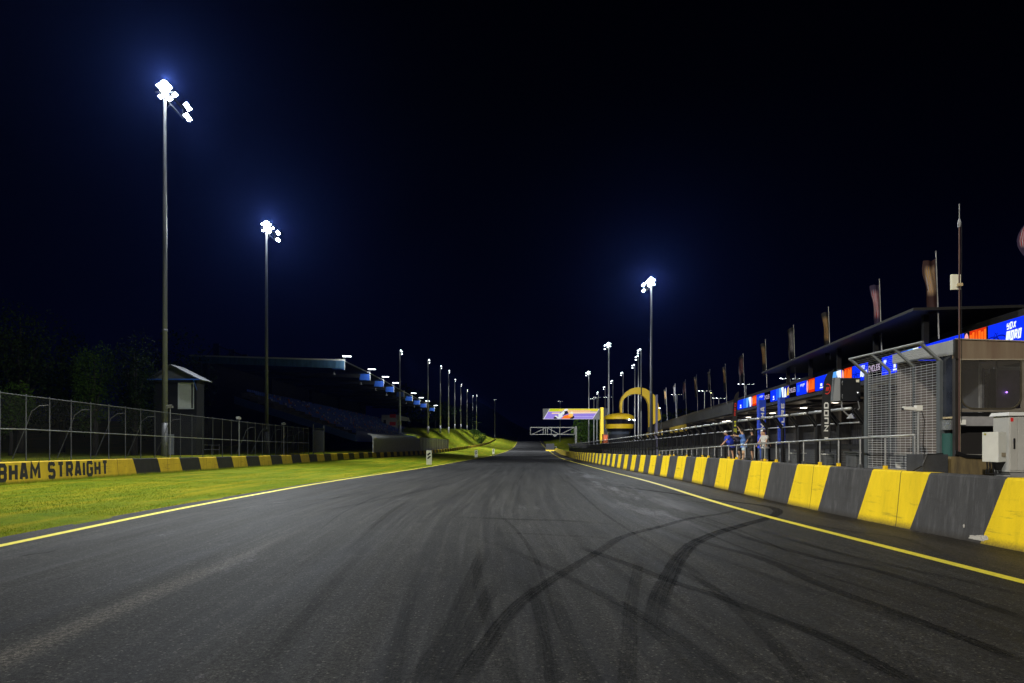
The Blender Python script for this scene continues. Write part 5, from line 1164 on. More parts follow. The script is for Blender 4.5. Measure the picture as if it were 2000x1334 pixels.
# electrical cabinets
T = thing('electrical_cabinet', 'large pale grey electrical cabinet with handle at the right edge', 'electrical cabinet', (14, 17.6, 1.63))
yc = 17.4; x0 = at(1945, 0, yc + .5).x; xe = at(1971, 0, yc).x; z0, z1 = at(0, 922, yc).z, at(0, 812, yc).z; gm = mat('cabinet_grey', (.42, .42, .40), .45, .1, var=.15, vscale=1.5)
m = MB(); m.box(xe, xe + 1.1, yc, yc + .55, z0, z1); m.build('body', gm, T, bevel=.01); m = MB(); m.hexa([(xe - .06, yc - .06, z1 + .002), (xe + 1.2, yc - .06, z1 + .002), (xe + 1.2, yc + .62, z1 + .002), (xe - .06, yc + .62, z1 + .002), (xe - .02, yc - .03, z1 + .09), (xe + 1.2, yc - .03, z1 + .09), (xe + 1.2, yc + .58, z1 + .09), (xe - .02, yc + .58, z1 + .09)]); m.build('lid', mat('cabinet_lid', (.55, .56, .55), .4), T)
m = MB(); dx = at(1986.5, 0, yc).x; m.box(xe + .02, dx - .004, yc - .02, yc - .002, z0 + .04, z1 - .03); d_ = m.build('door', gm, T, bevel=.004); m = MB(); m.box(dx + .008, xe + 1.08, yc - .02, yc - .002, z0 + .04, z1 - .03); m.build('door', gm, T, bevel=.004)
m = MB(); m.box(dx - .115, dx - .07, yc - .045, yc - .02, at(0, 877, yc).z, at(0, 856, yc).z); m.build('handle', M_black, d_, bevel=.01)
m = MB(); m.box(xe + .02, xe + .09, yc - .026, yc - .021, z1 - .15, z1 - .05); m.build('red_tag', mat('tag_red', (.6, .02, .02), .5), d_)
m = MB(); m.box(xe + .05, xe + 1.05, yc + .04, yc + .5, 1.5, z0); m.build('plinth', mat('cabinet_plinth', (.2, .2, .2), .6), T)
T = thing('junction_box', 'smaller pale junction box with cables below, left of the big cabinet', 'electrical box', (13, 17.0, 1.9))
yj = 17.15; x0, xm, x1 = at(1929.5, 0, yj).x, at(1947, 0, yj).x, at(1966, 0, yj).x; z0, z1 = at(0, 902, yj).z, at(0, 844, yj).z
m = MB(); m.hexa([(x0, yj + .2, z0), (xm, yj - .05, z0 - .01), (x1, yj, z0), (x1, yj + .28, z0), (x0, yj + .2, z1), (xm, yj - .05, z1 + .01), (x1, yj, z1), (x1, yj + .28, z1)]); b_ = m.build('box', mat('junction_box_grey', (.50, .51, .48), .45, var=.12), T, bevel=.008)
m = MB(); m.box(xm + .09, xm + .19, yj - .045, yj - .038, z0 + .13, z0 + .23); m.build('rating_plate', mat('plate_brown', (.2, .17, .12), .5), b_)
m = MB(); m.box(x0 + .015, x0 + .05, yj + .13, yj + .16, z1 - .07, z1 - .03); m.build('warning_sticker', mat('sticker_yellow', (.3, .3, .03), .5), b_)
m = MB()
for k_ in range(6): x = x0 + .05 + k_ * .07; m.tube([(x, yj + .1, z0), (x + .01, yj + .1, z0 - .14), (x + random.uniform(-.06, .08), yj + .12, 1.66), (x + .2, yj + .05, 1.65)], .018, 6)
m.build('cable_bundle', M_black, T); m = MB(); m.hexa([(xm + .02, yj + .02, z0 - .22), (xm + .12, yj + .02, z0 - .22), (xm + .12, yj + .1, z0 - .22), (xm + .02, yj + .1, z0 - .22), (xm - .04, yj, z0), (x1 - .02, yj, z0), (x1 - .02, yj + .14, z0), (xm - .04, yj + .14, z0)]); m.build('cable_gland', M_black, T)

# hanging signal box -------------------------------------------------------------
Ym = 26.4; x0, x1, z0, z1 = at(1641, 0, Ym).x, at(1681, 0, Ym).x, at(0, 782, Ym).z, at(0, 738, Ym).z
T = thing('signal_box', 'dark square display box mounted on a bracket above the debris fence', 'display box', ((x0 + x1) / 2, Ym, z0))
m = MB(); m.box(x0, x1, Ym, Ym + .35, z0, z1); b_ = m.build('case', mat('signal_case', (.02, .022, .025), .35, .2, var=.4), T, bevel=.015)
m = MB(); m.hexa([(x0 - .19, Ym + .16, z0 - .02), (x0 - .01, Ym - .02, z0 - .02), (x0 - .01, Ym + .3, z0 - .02), (x0 - .19, Ym + .4, z0 - .02), (x0 - .19, Ym + .16, z1 + .02), (x0 - .01, Ym - .02, z1 + .02), (x0 - .01, Ym + .3, z1 + .02), (x0 - .19, Ym + .4, z1 + .02)]); m.build('side_cover', mat('side_cover_grey', (.14, .15, .16), .5), T)
m = MB(); m.obox((x1 - .12, Ym - .005, z1 - .12), (.06, 0, 0), (0, .004, 0), (0, 0, .05)); m.build('label_plate', M_cream, b_)
m = MB(); m.lathe((x1 - .13, Ym - .03, z0 + .30), [(.005, -.02), (.02, 0), (.005, .02)], 8); m.build('indicator', emis('small_white_light', (1, 1, 1), 3), b_)
for zz in (z0 + .15, z1 - .2): m = MB(); m.tube([(x0 + .08, Ym - .02, zz - .08), (x0 + .04, Ym - .06, zz), (x0 + .08, Ym - .02, zz + .08)], .012, 6); m.build('handle', M_steel, b_)
m = MB(); m.tube([(x0 + .1, Ym + .1, z0), (x0 + .1, Ym + .05, z0 - .35), (x0 + .35, Ym, z0 - .62)], .03, 6); m.tube([(x1 - .05, Ym + .1, z0), (x1 - .02, Ym + .05, z0 - .3), (x0 + .45, Ym, z0 - .60)], .025, 6); m.lathe((x0 + .42, Ym, z0 - .70), [(.16, 0), (.1, .08), (.03, .2)], 10); m.build('bracket', M_steel, T)

# feather banners and pillar banners ---------------------------------------------
def feather(label, Y, xb, zb, h, w, fm, extras, tilt=.0, name='feather_banner'):
    X = (xb - VX) / F * Y; T = thing(name, label, 'banner', (X, Y, zb), 'tall feather banners along the pit wall')
    pole = []; prof = []
    N = 26
    for i in range(N + 1): t = i / N; bend = max(0, t - .55) ** 2 * 1.1 * h * .18; pole.append(Vector((X + tilt * t * h + bend, Y, zb + t * h)))
    m = MB(); m.tube(pole, [.025 - .017 * i / N for i in range(N + 1)], 6); m.build('pole', M_black, T)
    mb = MB(); uv = []
    for i in range(N + 1):
        t = i / N; p = pole[i]; ww = w * (1.0 if t < .8 else math.sqrt(max(0, 1 - ((t - .8) / .2) ** 2))) * (.55 + .45 * min(1, t / .3)) 
        tt = max(t, .12); z = zb + tt * h
        for s_ in (0, 1): mb.v.append((p.x - s_ * ww, p.y + .05 * math.sin(t * 6) * s_, z)); uv.append((s_, tt))
    for i in range(N): mb.f.append((2 * i, 2 * i + 1, 2 * i + 3, 2 * i + 2)); mb.m.append(0)
    cl = mb.build('cloth', fm, T, smooth=True, uvs=uv)
    for kind, em, t0, t1, s0, s1 in extras:
        a = MB()
        def fn(s_, t_, l_=0): # banner coordinates: s across 0..1 (left to right), t up 0..1
            i = min(N, max(0, t_ * N)); j = int(i); f = i - j; p = pole[j].lerp(pole[min(N, j + 1)], f); return Vector((p.x - (1 - s_) * w * .95, p.y - .03 - l_, zb + t_ * h))
        if kind == 'ring':
            tc_ = (t0 + t1) / 2; r_ = (t1 - t0) / 2
            for k_ in range(20):
                a0, a1 = k_ / 20 * 6.283, (k_ + 1) / 20 * 6.283; g = lambda q_, rr: fn(.5 + .42 * rr * math.cos(q_), tc_ + r_ * rr * math.sin(q_)); a.quad(g(a0, .82), g(a1, .82), g(a1, 1), g(a0, 1))
            for k_ in range(3): a.quad(fn(.32 + k_ * .13, tc_ - r_ * .4, .002), fn(.40 + k_ * .13, tc_ - r_ * .3, .002), fn(.48 + k_ * .13, tc_ + r_ * .45, .002), fn(.36 + k_ * .13, tc_ + r_ * .3, .002))
        else:   # vertical text, letters stacked, turned on their side
            n = len(kind); H_ = (t1 - t0) / n
            for k_, ch in enumerate(kind):
                b0 = t0 + k_ * H_
                if ch == ' ': continue
                def g(s__, t__, l_, b0=b0): return fn(s1 - t__ * (s1 - s0), b0 + s__ * H_, l_ + .002)
                text_mesh(a, ch, g, 1.0, .82, 0, .2)
        a.build('emblem' if kind == 'ring' else 'lettering', em, cl)
M_bk = mat('banner_black', (.014, .014, .015), .6); M_rd = mat('emblem_red', (.6, .03, .02), .6); M_wh = mat('banner_white', (.65, .65, .62), .6); M_yg = mat('banner_yellow', (.6, .62, .03), .6); M_bb = mat('banner_blue', (.012, .05, .50), .6, var=.2)
feather('tall black feather banner with red ring emblem and white letters', 26.0, 1621.5, 2.1, 3.15, .33, M_bk, [('ring', M_rd, .70, .83, 0, 1), ('INUOD', M_wh, .16, .62, .2, .75)], .0)
feather('narrow black feather banner with red top and yellow letters', 38.5, 1440, 2.3, 3.1, .26, M_bk, [('RED', M_rd, .55, .80, .3, .7), ('VEH', M_yg, .12, .48, .2, .8)], -.01)
def pillar_banner(label, x0p, x1p, yt, yb, Y, txt, t0):
    x0, x1 = at(x0p, 0, Y).x, at(x1p, 0, Y).x; z1, z0 = at(0, yt, Y).z, at(0, yb, Y).z
    T = thing('pillar_banner', label, 'banner', ((x0 + x1) / 2, Y, 0), 'blue pillar banners in the pit lane')
    m = MB(); m.box(x0, x1, Y, Y + .35, z0, z1); c = m.build('wrap', M_bb, T, bevel=.01); m = MB(); m.box(x0 + .06, x1 - .06, Y + .04, Y + .31, 0, z0); m.build('base', mat('banner_base', (.09, .10, .12), .6), T)
    a = MB(); n = len(txt); H_ = (z1 - z0) * .86 / n; w = x1 - x0
    for k_, ch in enumerate(txt):
        b0 = z0 + (z1 - z0) * t0 + k_ * H_
        text_mesh(a, ch, lambda s_, t_, l_: Vector((x0 + w * .82 - t_ * w * .62, Y - .01 - l_, b0 + s_ * H_)), 1.0, .8, 0, .22)
    a.build('lettering', M_wh, c)
pillar_banner('blue pillar banner with white letters beside the boy in white', 1482.5, 1496, 781, 862, 44, 'YAMAHA', .0)
pillar_banner('blue pillar banner with white script, right of the other', 1523.5, 1533.5, 776, 873, 41, 'mRPLRE', .06)
# partial purple banner at the right edge
Yq = 22.0; P = at(2006, 500, Yq)
T = thing('purple_flag', 'purple flag tip entering the frame at the upper right edge', 'flag', (P.x + .25, Yq, 2))
m = MB(); m.tube([(P.x + .25, Yq, 2), (P.x + .25, Yq, at(0, 425, Yq).z)], .03, 8); m.build('flagpole', M_steel, T)
m = MB(); uv = []
for i in range(13):
    t = i / 12; z = at(0, 432 + t * 78, Yq).z; w = .42 * math.sin(math.pi * (.12 + .85 * t)) ** .8
    for s_ in (0, .5, 1): m.v.append((P.x + .22 - s_ * w * 1.25, Yq + .06 * math.sin(s_ * 5 + t * 4), z - .0)); uv.append((s_, 1 - t))
for i in range(12):
    for k_ in (0, 1): a = i * 3 + k_; m.f.append((a, a + 1, a + 4, a + 3)); m.m.append(0)
m.build('cloth', FM[1], T, smooth=True, uvs=uv)

# ------------------------------------------------------------------ big screen, gantry, yellow arch
def big_screen():
    Y = 262; x = lambda p: (p - VX) / F * Y; z = lambda p: CAMZ - (p - VY) / F * Y
    T = thing('big_screen', 'wide lit video screen showing a motorcycle racer, on a yellow post', 'video screen', (x(1175), Y, -1))
    m = MB(); m.box(x(1060.5), x(1171.5), Y, Y + 1.2, z(819), z(798)); b_ = m.build('backing', mat('screen_surround', (.10, .10, .10), .6), T)
    m = MB(); m.box(x(1172.5), x(1178.5), Y - .4, Y + 1.4, -1.3, z(795.5)); m.build('post', mat('post_yellow_bright', (.85, .60, .01), .45), T)
    m = MB(); m.box(x(1179), x(1186), Y + .2, Y + 1.0, -1.3, z(797)); m.build('rear_post', M_dark, T)
    # screen: parallelogram x from 1060.5..1157 bottom, 1073..1171 top
    def pt(s_, t_, l_=0): xb = x(1061) + (x(1157.5) - x(1061)) * s_; xt = x(1073.5) + (x(1171) - x(1073.5)) * s_; return Vector((xb + (xt - xb) * t_, Y - .02 - l_, z(818.5) + (z(798.3) - z(818.5)) * t_))
    def band(nm, col, t0, t1, s0=0, s1=1, l_=0, st=1.0, skew=0):
        m = MB(); m.quad(pt(s0, t0, l_), pt(s1, t0 + skew, l_), pt(s1, t1 + skew, l_), pt(s0, t1, l_)); return m.build(nm, emis('screen_' + nm, col, st), sc)
    m = MB(); m.quad(pt(0, 0), pt(1, 0), pt(1, 1), pt(0, 1)); sc = m.build('display', emis('screen_violet', (.33, .24, .78), .95), T)
    band('top_yellow', (.75, .66, .05), .72, 1.0, 0, 1, .01); band('middle_orange', (.9, .55, .28), .60, .86, .28, .85, .02); band('pale_band', (.95, .7, .5), .50, .62, .1, 1, .03, 1.0, .06); band('left_lime', (.5, .62, .02), .8, .97, .0, .2, .035)
    band('grey_line', (.5, .45, .85), .20, .26, .5, 1, .01)
    m = MB(); m.quad(pt(.02, 0, .04), pt(.0, 0, .04), pt(0, 1, .04), pt(.006, 1, .04)); m.quad(pt(.99, 0, .04), pt(1, 0, .04), pt(1, 1, .04), pt(.99, 1, .04)); m.quad(pt(0, 0, .042), pt(1, 0, .042), pt(1, .03, .042), pt(0, .03, .042)); m.build('border', emis('screen_border', (.75, .7, .9), 1), sc)
    def blob(nm, col, pts, l_):
        m = MB(); m.add([pt(a, b_, l_) for a, b_ in pts], [tuple(range(len(pts)))]); m.build(nm, emis('pic_' + nm, col, 1), sc)
    # coordinates (s,t) measured on the picture
    def wheel(c, r_, l_): return [(c[0] + r_ * math.cos(t), c[1] + r_ * 4.1 * math.sin(t)) for t in np.linspace(0, 6.283, 14, endpoint=False)]
    blob('rear_wheel', (.01, .01, .012), [(a, max(0.02, b_)) for a, b_ in wheel((.235, .14), .04, 0)], .05); blob('front_wheel', (.012, .012, .016), [(a, max(.02, b_)) for a, b_ in wheel((.565, .13), .042, 0)], .05)
    blob('fairing', (1, .22, .02), [(.36, .04), (.52, .04), (.56, .25), (.50, .5), (.44, .42), (.38, .35)], .06)
    blob('fairing_top', (1, .55, .1), [(.46, .3), (.56, .2), (.55, .45), (.50, .6), (.46, .5)], .07)
    blob('tail', (.85, .85, .8), [(.19, .28), (.21, .34), (.33, .10), (.30, .04)], .06)
    blob('rider_leg', (.75, .8, .85), [(.24, .5), (.30, .62), (.36, .25), (.33, .05), (.30, .08)], .075)
    blob('rider_suit', (.02, .02, .04), [(.24, .45), (.30, .85), (.38, .80), (.44, .55), (.36, .35), (.30, .4)], .07)
    blob('rider_torso', (.8, .85, .9), [(.27, .55), (.30, .8), (.34, .72), (.36, .45), (.32, .40)], .08)
    blob('helmet', (.9, .9, .95), [(.30, .82), (.31, .97), (.35, 1.0), (.38, .95), (.38, .82), (.34, .76)], .085)
    blob('windscreen', (.9, .85, .6), [(.45, .55), (.48, .75), (.53, .62), (.53, .48)], .08)
big_screen()
def gantry():
    Y = 330; x = lambda p: (p - VX) / F * Y; z = lambda p: CAMZ - (p - VY) / F * Y
    T = thing('truss_gantry', 'grey cantilever truss gantry reaching over the track', 'gantry', (x(1125), Y, -1)); g = mat('gantry_grey', (.07, .07, .062), .5, .3, var=.2)
    m = MB()
    for yy in (Y, Y + 1.2):
        for zz in (834.8, 848.4): m.bar((x(1035.6), yy, z(zz)), (x(1122), yy, z(zz)), .38)
        for p, q_ in (((1036, 848), (1036, 835)), ((1061, 848), (1061, 835)), ((1065.5, 848), (1065.5, 835)), ((1069.5, 848), (1069.5, 835)), ((1077, 848), (1077, 835)), ((1093, 848), (1093, 835)), ((1122, 848), (1122, 835))): m.bar((x(p[0]), yy, z(p[1])), (x(q_[0]), yy, z(q_[1])), .25)
        for p, q_ in (((1040, 848), (1065, 836)), ((1070, 836), (1092, 848)), ((1095, 848), (1121, 835.5))): m.bar((x(p[0]), yy + .05, z(p[1])), (x(q_[0]), yy + .05, z(q_[1])), .25)
    m.build('truss', g, T)
    m = MB(); m.box(x(1123.3), x(1126.8), Y, Y + 1.3, -1.4, z(832.5)); m.build('column', g, T)
    m = MB(); m.box(x(1080), x(1087), Y - .1, Y + .2, z(851.5), z(849.3)); m.box(x(1082), x(1085), Y - .1, Y + .2, z(853), z(851.5)); m.build('signal_unit', g, T)
gantry()
# slanting pale ramp rail on right verge
T = thing('verge_rail', 'short pale slanting rail on the right grass verge below the gantry', 'rail', (at(1085, 0, 430).x, 430, 3))
m = MB(); P, Q = at(1074, 854, 470), at(1087, 865.5, 415); P.z = G(P.x, P.y) + .6; Q.z = G(Q.x, Q.y) + .6; m.bar(P, Q, .6, .4); m.build('beam', M_white, T)
m = MB(); [m.bar(P.lerp(Q, t) - Vector((0, 0, 1)), P.lerp(Q, t), .25) for t in (.05, .35, .65, .95)]; m.build('post', M_steel, T)
T = thing('low_hut', 'small dark box with yellow strip where the pit wall begins', 'marker block', (at(1076, 0, 332).x, 332, -1))
m = MB(); P = at(1072, 872, 336); m.box(P.x - 1.6, P.x + 2.6, 335, 336.5, -1.2, CAMZ - (869 - VY) / F * 336 + .6); m.build('block', M_black, T, bevel=.05); m = MB(); m.box(P.x - 1.6, P.x + 2.6, 334.7, 334.98, -.9, -.3); m.build('strip', M_yel, T)

def arch_tower():
    Y = 200; x = lambda p: (p - VX) / F * Y; z = lambda p: CAMZ - (p - VY) / F * Y
    T = thing('arch_tower', 'yellow arch sweeping over a rounded yellow control cabin', 'tower', (x(1217), Y, -1)); ym = mat('arch_yellow', (.85, .55, .012), .5, var=.15, vscale=.5)
    # arch outline: outer and inner points (px)
    outer = [(1212.5, 806), (1211, 795), (1211.5, 785), (1215, 775.5), (1222, 766.5), (1232, 759.5), (1243, 756.5), (1252, 756.5), (1262, 759.5), (1271, 765), (1279, 772.5), (1284, 782), (1288, 798), (1291.5, 818)]
    inner = [(1215, 806), (1215, 795), (1216, 785), (1220, 778), (1227, 772.5), (1236, 769.5), (1245, 769), (1252, 770.5), (1259, 775.5), (1264, 782), (1267, 790), (1268, 804), (1268, 818), (1268.5, 834)]
    m = MB(); n = len(outer); th = 1.6; GAP = 7
    for i in range(n - 1):
        if i == 12: pass
        o0, o1, i0, i1 = outer[i], outer[i + 1], inner[i], inner[i + 1]
        if i >= 10: i0 = (max(i0[0], 0), i0[1]); 
        f = lambda p, d: (x(p[0]), Y + d, z(p[1]))
        m.hexa([f(o0, 0), f(i0, 0), f(i0, th), f(o0, th), f(o1, 0), f(i1, 0), f(i1, th), f(o1, th)])
    m.build('arch', ym, T)
    m = MB(); m.box(x(1251.6), x(1253.6), Y - .15, Y + th + .1, z(771.5), z(756)); m.build('arch_joint', M_black, T)
    m = MB(); m.box(x(1280), x(1284), Y - .4, Y + 1, -1, z(771)); m.build('service_riser', mat('riser_mauve', (.16, .15, .22), .5), T)
    c = (x(1215.5), Y + 4.6, 0); rr = x(1245) - x(1215.5)
    def oval(z0, z1, r0, r1, name, mm):
        mb = MB(); N = 32; V = []
        for (r_, zz) in ((r0, z0), (r1, z1)):
            for j in range(N): t = 2 * math.pi * j / N; V.append((c[0] + rr * r_ * math.cos(t), c[1] + rr * r_ * math.sin(t), zz))
        mb.add(V, [(j, (j + 1) % N, N + (j + 1) % N, N + j) for j in range(N)] + [tuple(range(N))[::-1], tuple(range(N, 2 * N))]); return mb.build(name, mm, T)
    mb = MB(); N = 32; prof = [(1.0, z(818)), (1.0, z(814)), (.94, z(811)), (.72, z(807.8)), (.35, z(806)), (.02, z(805.6))]
    mb.lathe((c[0], c[1], 0), [(rr * a, b_) for a, b_ in prof], 36); mb.build('cabin_roof', ym, T, smooth=False)
    oval(z(828), z(818), .88, .92, 'window_band', mat('cabin_glass', (.01, .01, .015), .1)); oval(z(836.5), z(828), .93, .97, 'lower_band', ym); oval(z(842), z(836.5), .8, .85, 'under_band', M_black)
    oval(z(848), z(842), .72, .74, 'lower_window', mat('lower_glass', (.06, .07, .09), .2)); oval(-1, z(848), .62, .7, 'core', M_dark)
    for px_, py_ in ((1229.5, 819.5), (1244.5, 819.5)):
        m = MB(); r_ = (px_ - 1215.5) / 29.5; m.lathe((x(px_), c[1] - rr * math.sqrt(max(.02, 1 - r_ * r_)) - .3, z(py_)), [(.1, -.2), (.3, 0), (.1, .2)], 10); m.build('spotlight', M_lampfar, T)
arch_tower()
T = thing('site_container', 'orange site container beside the yellow screen post', 'container', (at(1183, 0, 250).x, 250, -1))
P = at(1183, 848, 250); m = MB(); m.box(P.x - .8, P.x + .8, 250, 253, -1.2, at(0, 848, 250).z); m.build('body', mat('orange_paint', (.55, .10, .02), .5, var=.3), T, bevel=.05); m = MB(); m.box(P.x - .85, P.x + .85, 249.9, 253.1, at(0, 849.6, 250).z, at(0, 848.4, 250).z - .0); m.build('band', M_black, T)
# ------------------------------------------------------------------ people on the pit wall walkway
def skin_mesh(name, nodes, edges, root, sub=1):
    me = bpy.data.meshes.new(name); names = list(nodes); idx = {n: i for i, n in enumerate(names)}
    me.from_pydata([nodes[n][0] for n in names], [(idx[a], idx[b_]) for a, b_ in edges], [])
    o = bpy.data.objects.new('tmp', me); COL.objects.link(o)
    bm = bmesh.new(); bm.from_mesh(me); ly = bm.verts.layers.skin.verify(); bm.verts.ensure_lookup_table()
    for n in names: v = bm.verts[idx[n]]; r_ = nodes[n][1]; v[ly].radius = r_ if isinstance(r_, tuple) else (r_, r_); v[ly].use_root = (n == root)
    bm.to_mesh(me); bm.free()
    md = o.modifiers.new('s', 'SKIN'); md.use_smooth_shade = True; md2 = o.modifiers.new('u', 'SUBSURF'); md2.levels = md2.render_levels = sub
    dg = bpy.context.evaluated_depsgraph_get(); dg.update(); nm = bpy.data.meshes.new_from_object(o.evaluated_get(dg)); bpy.data.objects.remove(o); nm.name = name; return nm
def person(label, X, Y, Z, yaw, H=1.72, lean=0.0, armL=(.15, .25, -.45), armR=(.15, .25, -.45), stance=.11, step=.08, skin=(.42, .24, .15), shirt=(.02, .07, .5), pants=(.02, .02, .03), short=True, cap=None, hair=(.02, .015, .01), shoes=(.5, .5, .5), headpitch=.0):
    T = thing('person', label, 'person', (X, Y, Z), 'people on the pit wall walkway'); T.rotation_euler = (0, 0, yaw)
    s = H / 1.75; V = lambda x, y, z: Vector((x * s, y * s, z * s))
    cl, sl = math.cos(lean), math.sin(lean); pv = V(0, 0, .95)
    def up(x, y, z): q_ = Vector((x * s, y * s, z * s)); return pv + Vector((q_.x, q_.y * cl + q_.z * sl, q_.z * cl - q_.y * sl))
    N = {}; E = []
    N['pelvis'] = (pv, (.155 * s, .11 * s)); N['waist'] = (up(0, 0, .16), (.135 * s, .10 * s)); N['chest'] = (up(0, 0, .38), (.165 * s, .115 * s)); N['neckb'] = (up(0, 0, .53), .075 * s); N['neck'] = (up(0, .01, .60), .052 * s)
    hd = up(0, .03 + headpitch, .70); N['jaw'] = (up(0, .04 + headpitch * .6, .655), (.058 * s, .07 * s)); N['head'] = (hd + Vector((0, 0, .03 * s)), (.076 * s, .092 * s)); N['crown'] = (hd + Vector((0, -.01, .10 * s)), .065 * s)
    E += [('pelvis', 'waist'), ('waist', 'chest'), ('chest', 'neckb'), ('neckb', 'neck'), ('neck', 'jaw'), ('jaw', 'head'), ('head', 'crown')]
    N['nose'] = (hd + Vector((0, .105 * s, .0)), .014 * s); E.append(('head', 'nose'))
    for sd, arm in ((-1, armL), (1, armR)):
        k_ = 'L' if sd < 0 else 'R'; N['sh' + k_] = (up(sd * .19, 0, .47), .062 * s); E.append(('chest', 'sh' + k_))
        sh = N['sh' + k_][0]; d = Vector((sd * arm[0], arm[1], arm[2])); L = d.length; tot = .52 * s; d2 = d.normalized() * min(L, tot) if L else Vector((0, 0, -tot))
        hand = sh + d2; mid = (sh + hand) / 2; sag = math.sqrt(max(0, (tot / 2) ** 2 - (d2.length / 2) ** 2)); elb = mid + Vector((sd * .35, -.45, -.8)).normalized() * sag
        N['el' + k_] = (elb, .042 * s); N['wr' + k_] = (hand, .028 * s); dh = (hand - elb).normalized(); pm = hand + dh * .06 * s; N['pa' + k_] = (pm, (.036 * s, .018 * s))
        E += [('sh' + k_, 'el' + k_), ('el' + k_, 'wr' + k_), ('wr' + k_, 'pa' + k_)]
        side = dh.cross(Vector((0, 0, 1))); side = side.normalized() if side.length > .1 else Vector((1, 0, 0)); dn = side.cross(dh)
        if dn.z > 0: dn = -dn
        for f_ in range(4):
            b0 = pm + side * (f_ - 1.5) * .020 * s + dh * .02 * s; l_ = (.072, .082, .078, .06)[f_] * s; N['f%d%s' % (f_, k_)] = (b0 + dh * l_ * .5, .0088 * s); N['g%d%s' % (f_, k_)] = (b0 + dh * l_ * .85 + dn * l_ * .45, .0075 * s); E += [('pa' + k_, 'f%d%s' % (f_, k_)), ('f%d%s' % (f_, k_), 'g%d%s' % (f_, k_))]
        N['th' + k_] = (pm - side * .05 * s + dn * .01, .010 * s); N['ti' + k_] = (pm - side * .06 * s + dh * .04 * s + dn * .02, .009 * s); E += [('pa' + k_, 'th' + k_), ('th' + k_, 'ti' + k_)]
        st = sd * step; N['hp' + k_] = (pv + V(sd * .09, 0, -.06), .10 * s); kn = V(sd * stance, st * .6 + .03, .50); an = V(sd * stance, st, .09)
        N['kn' + k_] = (kn, .058 * s); N['cf' + k_] = ((kn * .62 + an * .38) + V(0, -.02, 0), .056 * s); N['an' + k_] = (an, .04 * s); N['to' + k_] = (an + V(0, .15, -.055), (.045 * s, .028 * s))
        E += [('pelvis', 'hp' + k_), ('hp' + k_, 'kn' + k_), ('kn' + k_, 'cf' + k_), ('cf' + k_, 'an' + k_), ('an' + k_, 'to' + k_)]
    def put(me, nm, m_): me.materials.append(m_); o = bpy.data.objects.new(nm, me); COL.objects.link(o); o.parent = T; me.polygons.foreach_set('use_smooth', [True] * len(me.polygons)); return o
    me = skin_mesh('body', N, E, 'pelvis', 1); put(me, 'body', mat('skin_%d' % int(skin[0] * 100), skin, .6))
    def grow(keys, add, ex=None): return {k_: (N[k_][0], tuple(a + add for a in (N[k_][1] if isinstance(N[k_][1], tuple) else (N[k_][1],) * 2))) for k_ in keys}
    n2 = grow(['pelvis', 'waist', 'chest', 'shL', 'shR'], .045); e2 = [('pelvis', 'waist'), ('waist', 'chest'), ('chest', 'neckb'), ('chest', 'shL'), ('chest', 'shR')]
    n2['neckb'] = (N['neckb'][0] - Vector((0, 0, .015)), .098 * s)
    n2['hem'] = (pv - V(0, 0, .07), (.185 * s, .14 * s)); e2.append(('pelvis', 'hem'))
    for k_ in 'LR': n2['sl' + k_] = (N['sh' + k_][0].lerp(N['el' + k_][0], .85), .072 * s); e2.append(('sh' + k_, 'sl' + k_))
    put(skin_mesh('shirt', n2, e2, 'pelvis'), 'shirt', mat('shirt_%d_%d' % (int(shirt[0] * 100), int(shirt[2] * 100)), shirt, .8, var=.35, vscale=6))
    n3 = grow(['pelvis', 'hpL', 'hpR'], .035); n3['pelvis'] = (pv - V(0, 0, .04), (.165 * s, .125 * s)); e3 = [('pelvis', 'hpL'), ('pelvis', 'hpR')]
    for k_ in 'LR':
        if short: n3['kq' + k_] = (N['hp' + k_][0].lerp(N['kn' + k_][0], .85), .10 * s); e3.append(('hp' + k_, 'kq' + k_))
        else: n3['kn' + k_] = (N['kn' + k_][0], .082 * s); n3['aq' + k_] = (N['an' + k_][0] + V(0, 0, .03), .066 * s); e3 += [('hp' + k_, 'kn' + k_), ('kn' + k_, 'aq' + k_)]
    put(skin_mesh('shorts', n3, e3, 'pelvis'), 'shorts' if short else 'trousers', mat('pants_%d_%d' % (int(pants[0] * 100), int(pants[2] * 100)), pants, .8))
    for k_ in 'LR':
        a = N['an' + k_][0]; put(skin_mesh('shoe', {'a': (a + V(0, -.03, -.045), (.05 * s, .045 * s)), 'b': (a + V(0, .08, -.052), (.048 * s, .036 * s)), 'c': (a + V(0, .17, -.06), (.042 * s, .026 * s))}, [('a', 'b'), ('b', 'c')], 'a'), 'shoe', mat('shoe_%d_%d' % (int(shoes[0] * 100), int(shoes[2] * 100)), shoes, .6))
    hc = N['head'][0] + Vector((0, -.012 * s, .045 * s)); m = MB(); rad = .102 * s
    prof = [(rad * math.cos(R(a)) * (1 if a > 0 else .99), rad * 1.05 * math.sin(R(a))) for a in (-28 if cap is None else 4, 15, 35, 55, 72, 85)]
    m.lathe(hc, prof, 14); 
    if cap is not None: m.obox(hc + Vector((0, .12 * s, .012 * s)), (.065 * s, 0, 0), (0, .055 * s, -.01), (0, 0, .006))
    o = m.build('cap' if cap is not None else 'hair', mat('headwear_%d' % int((cap or hair)[0] * 100), cap or hair, .8), None); mw = o; mw.parent = T
    for sd in (-1, 1):
        m = MB(); m.lathe(N['head'][0] + Vector((sd * .030 * s, .088 * s, .012 * s)), [(.002, -.008), (.010, 0), (.002, .008)], 6); o = m.build('eye', M_black, None); o.parent = T
    return T
ZW = 1.505
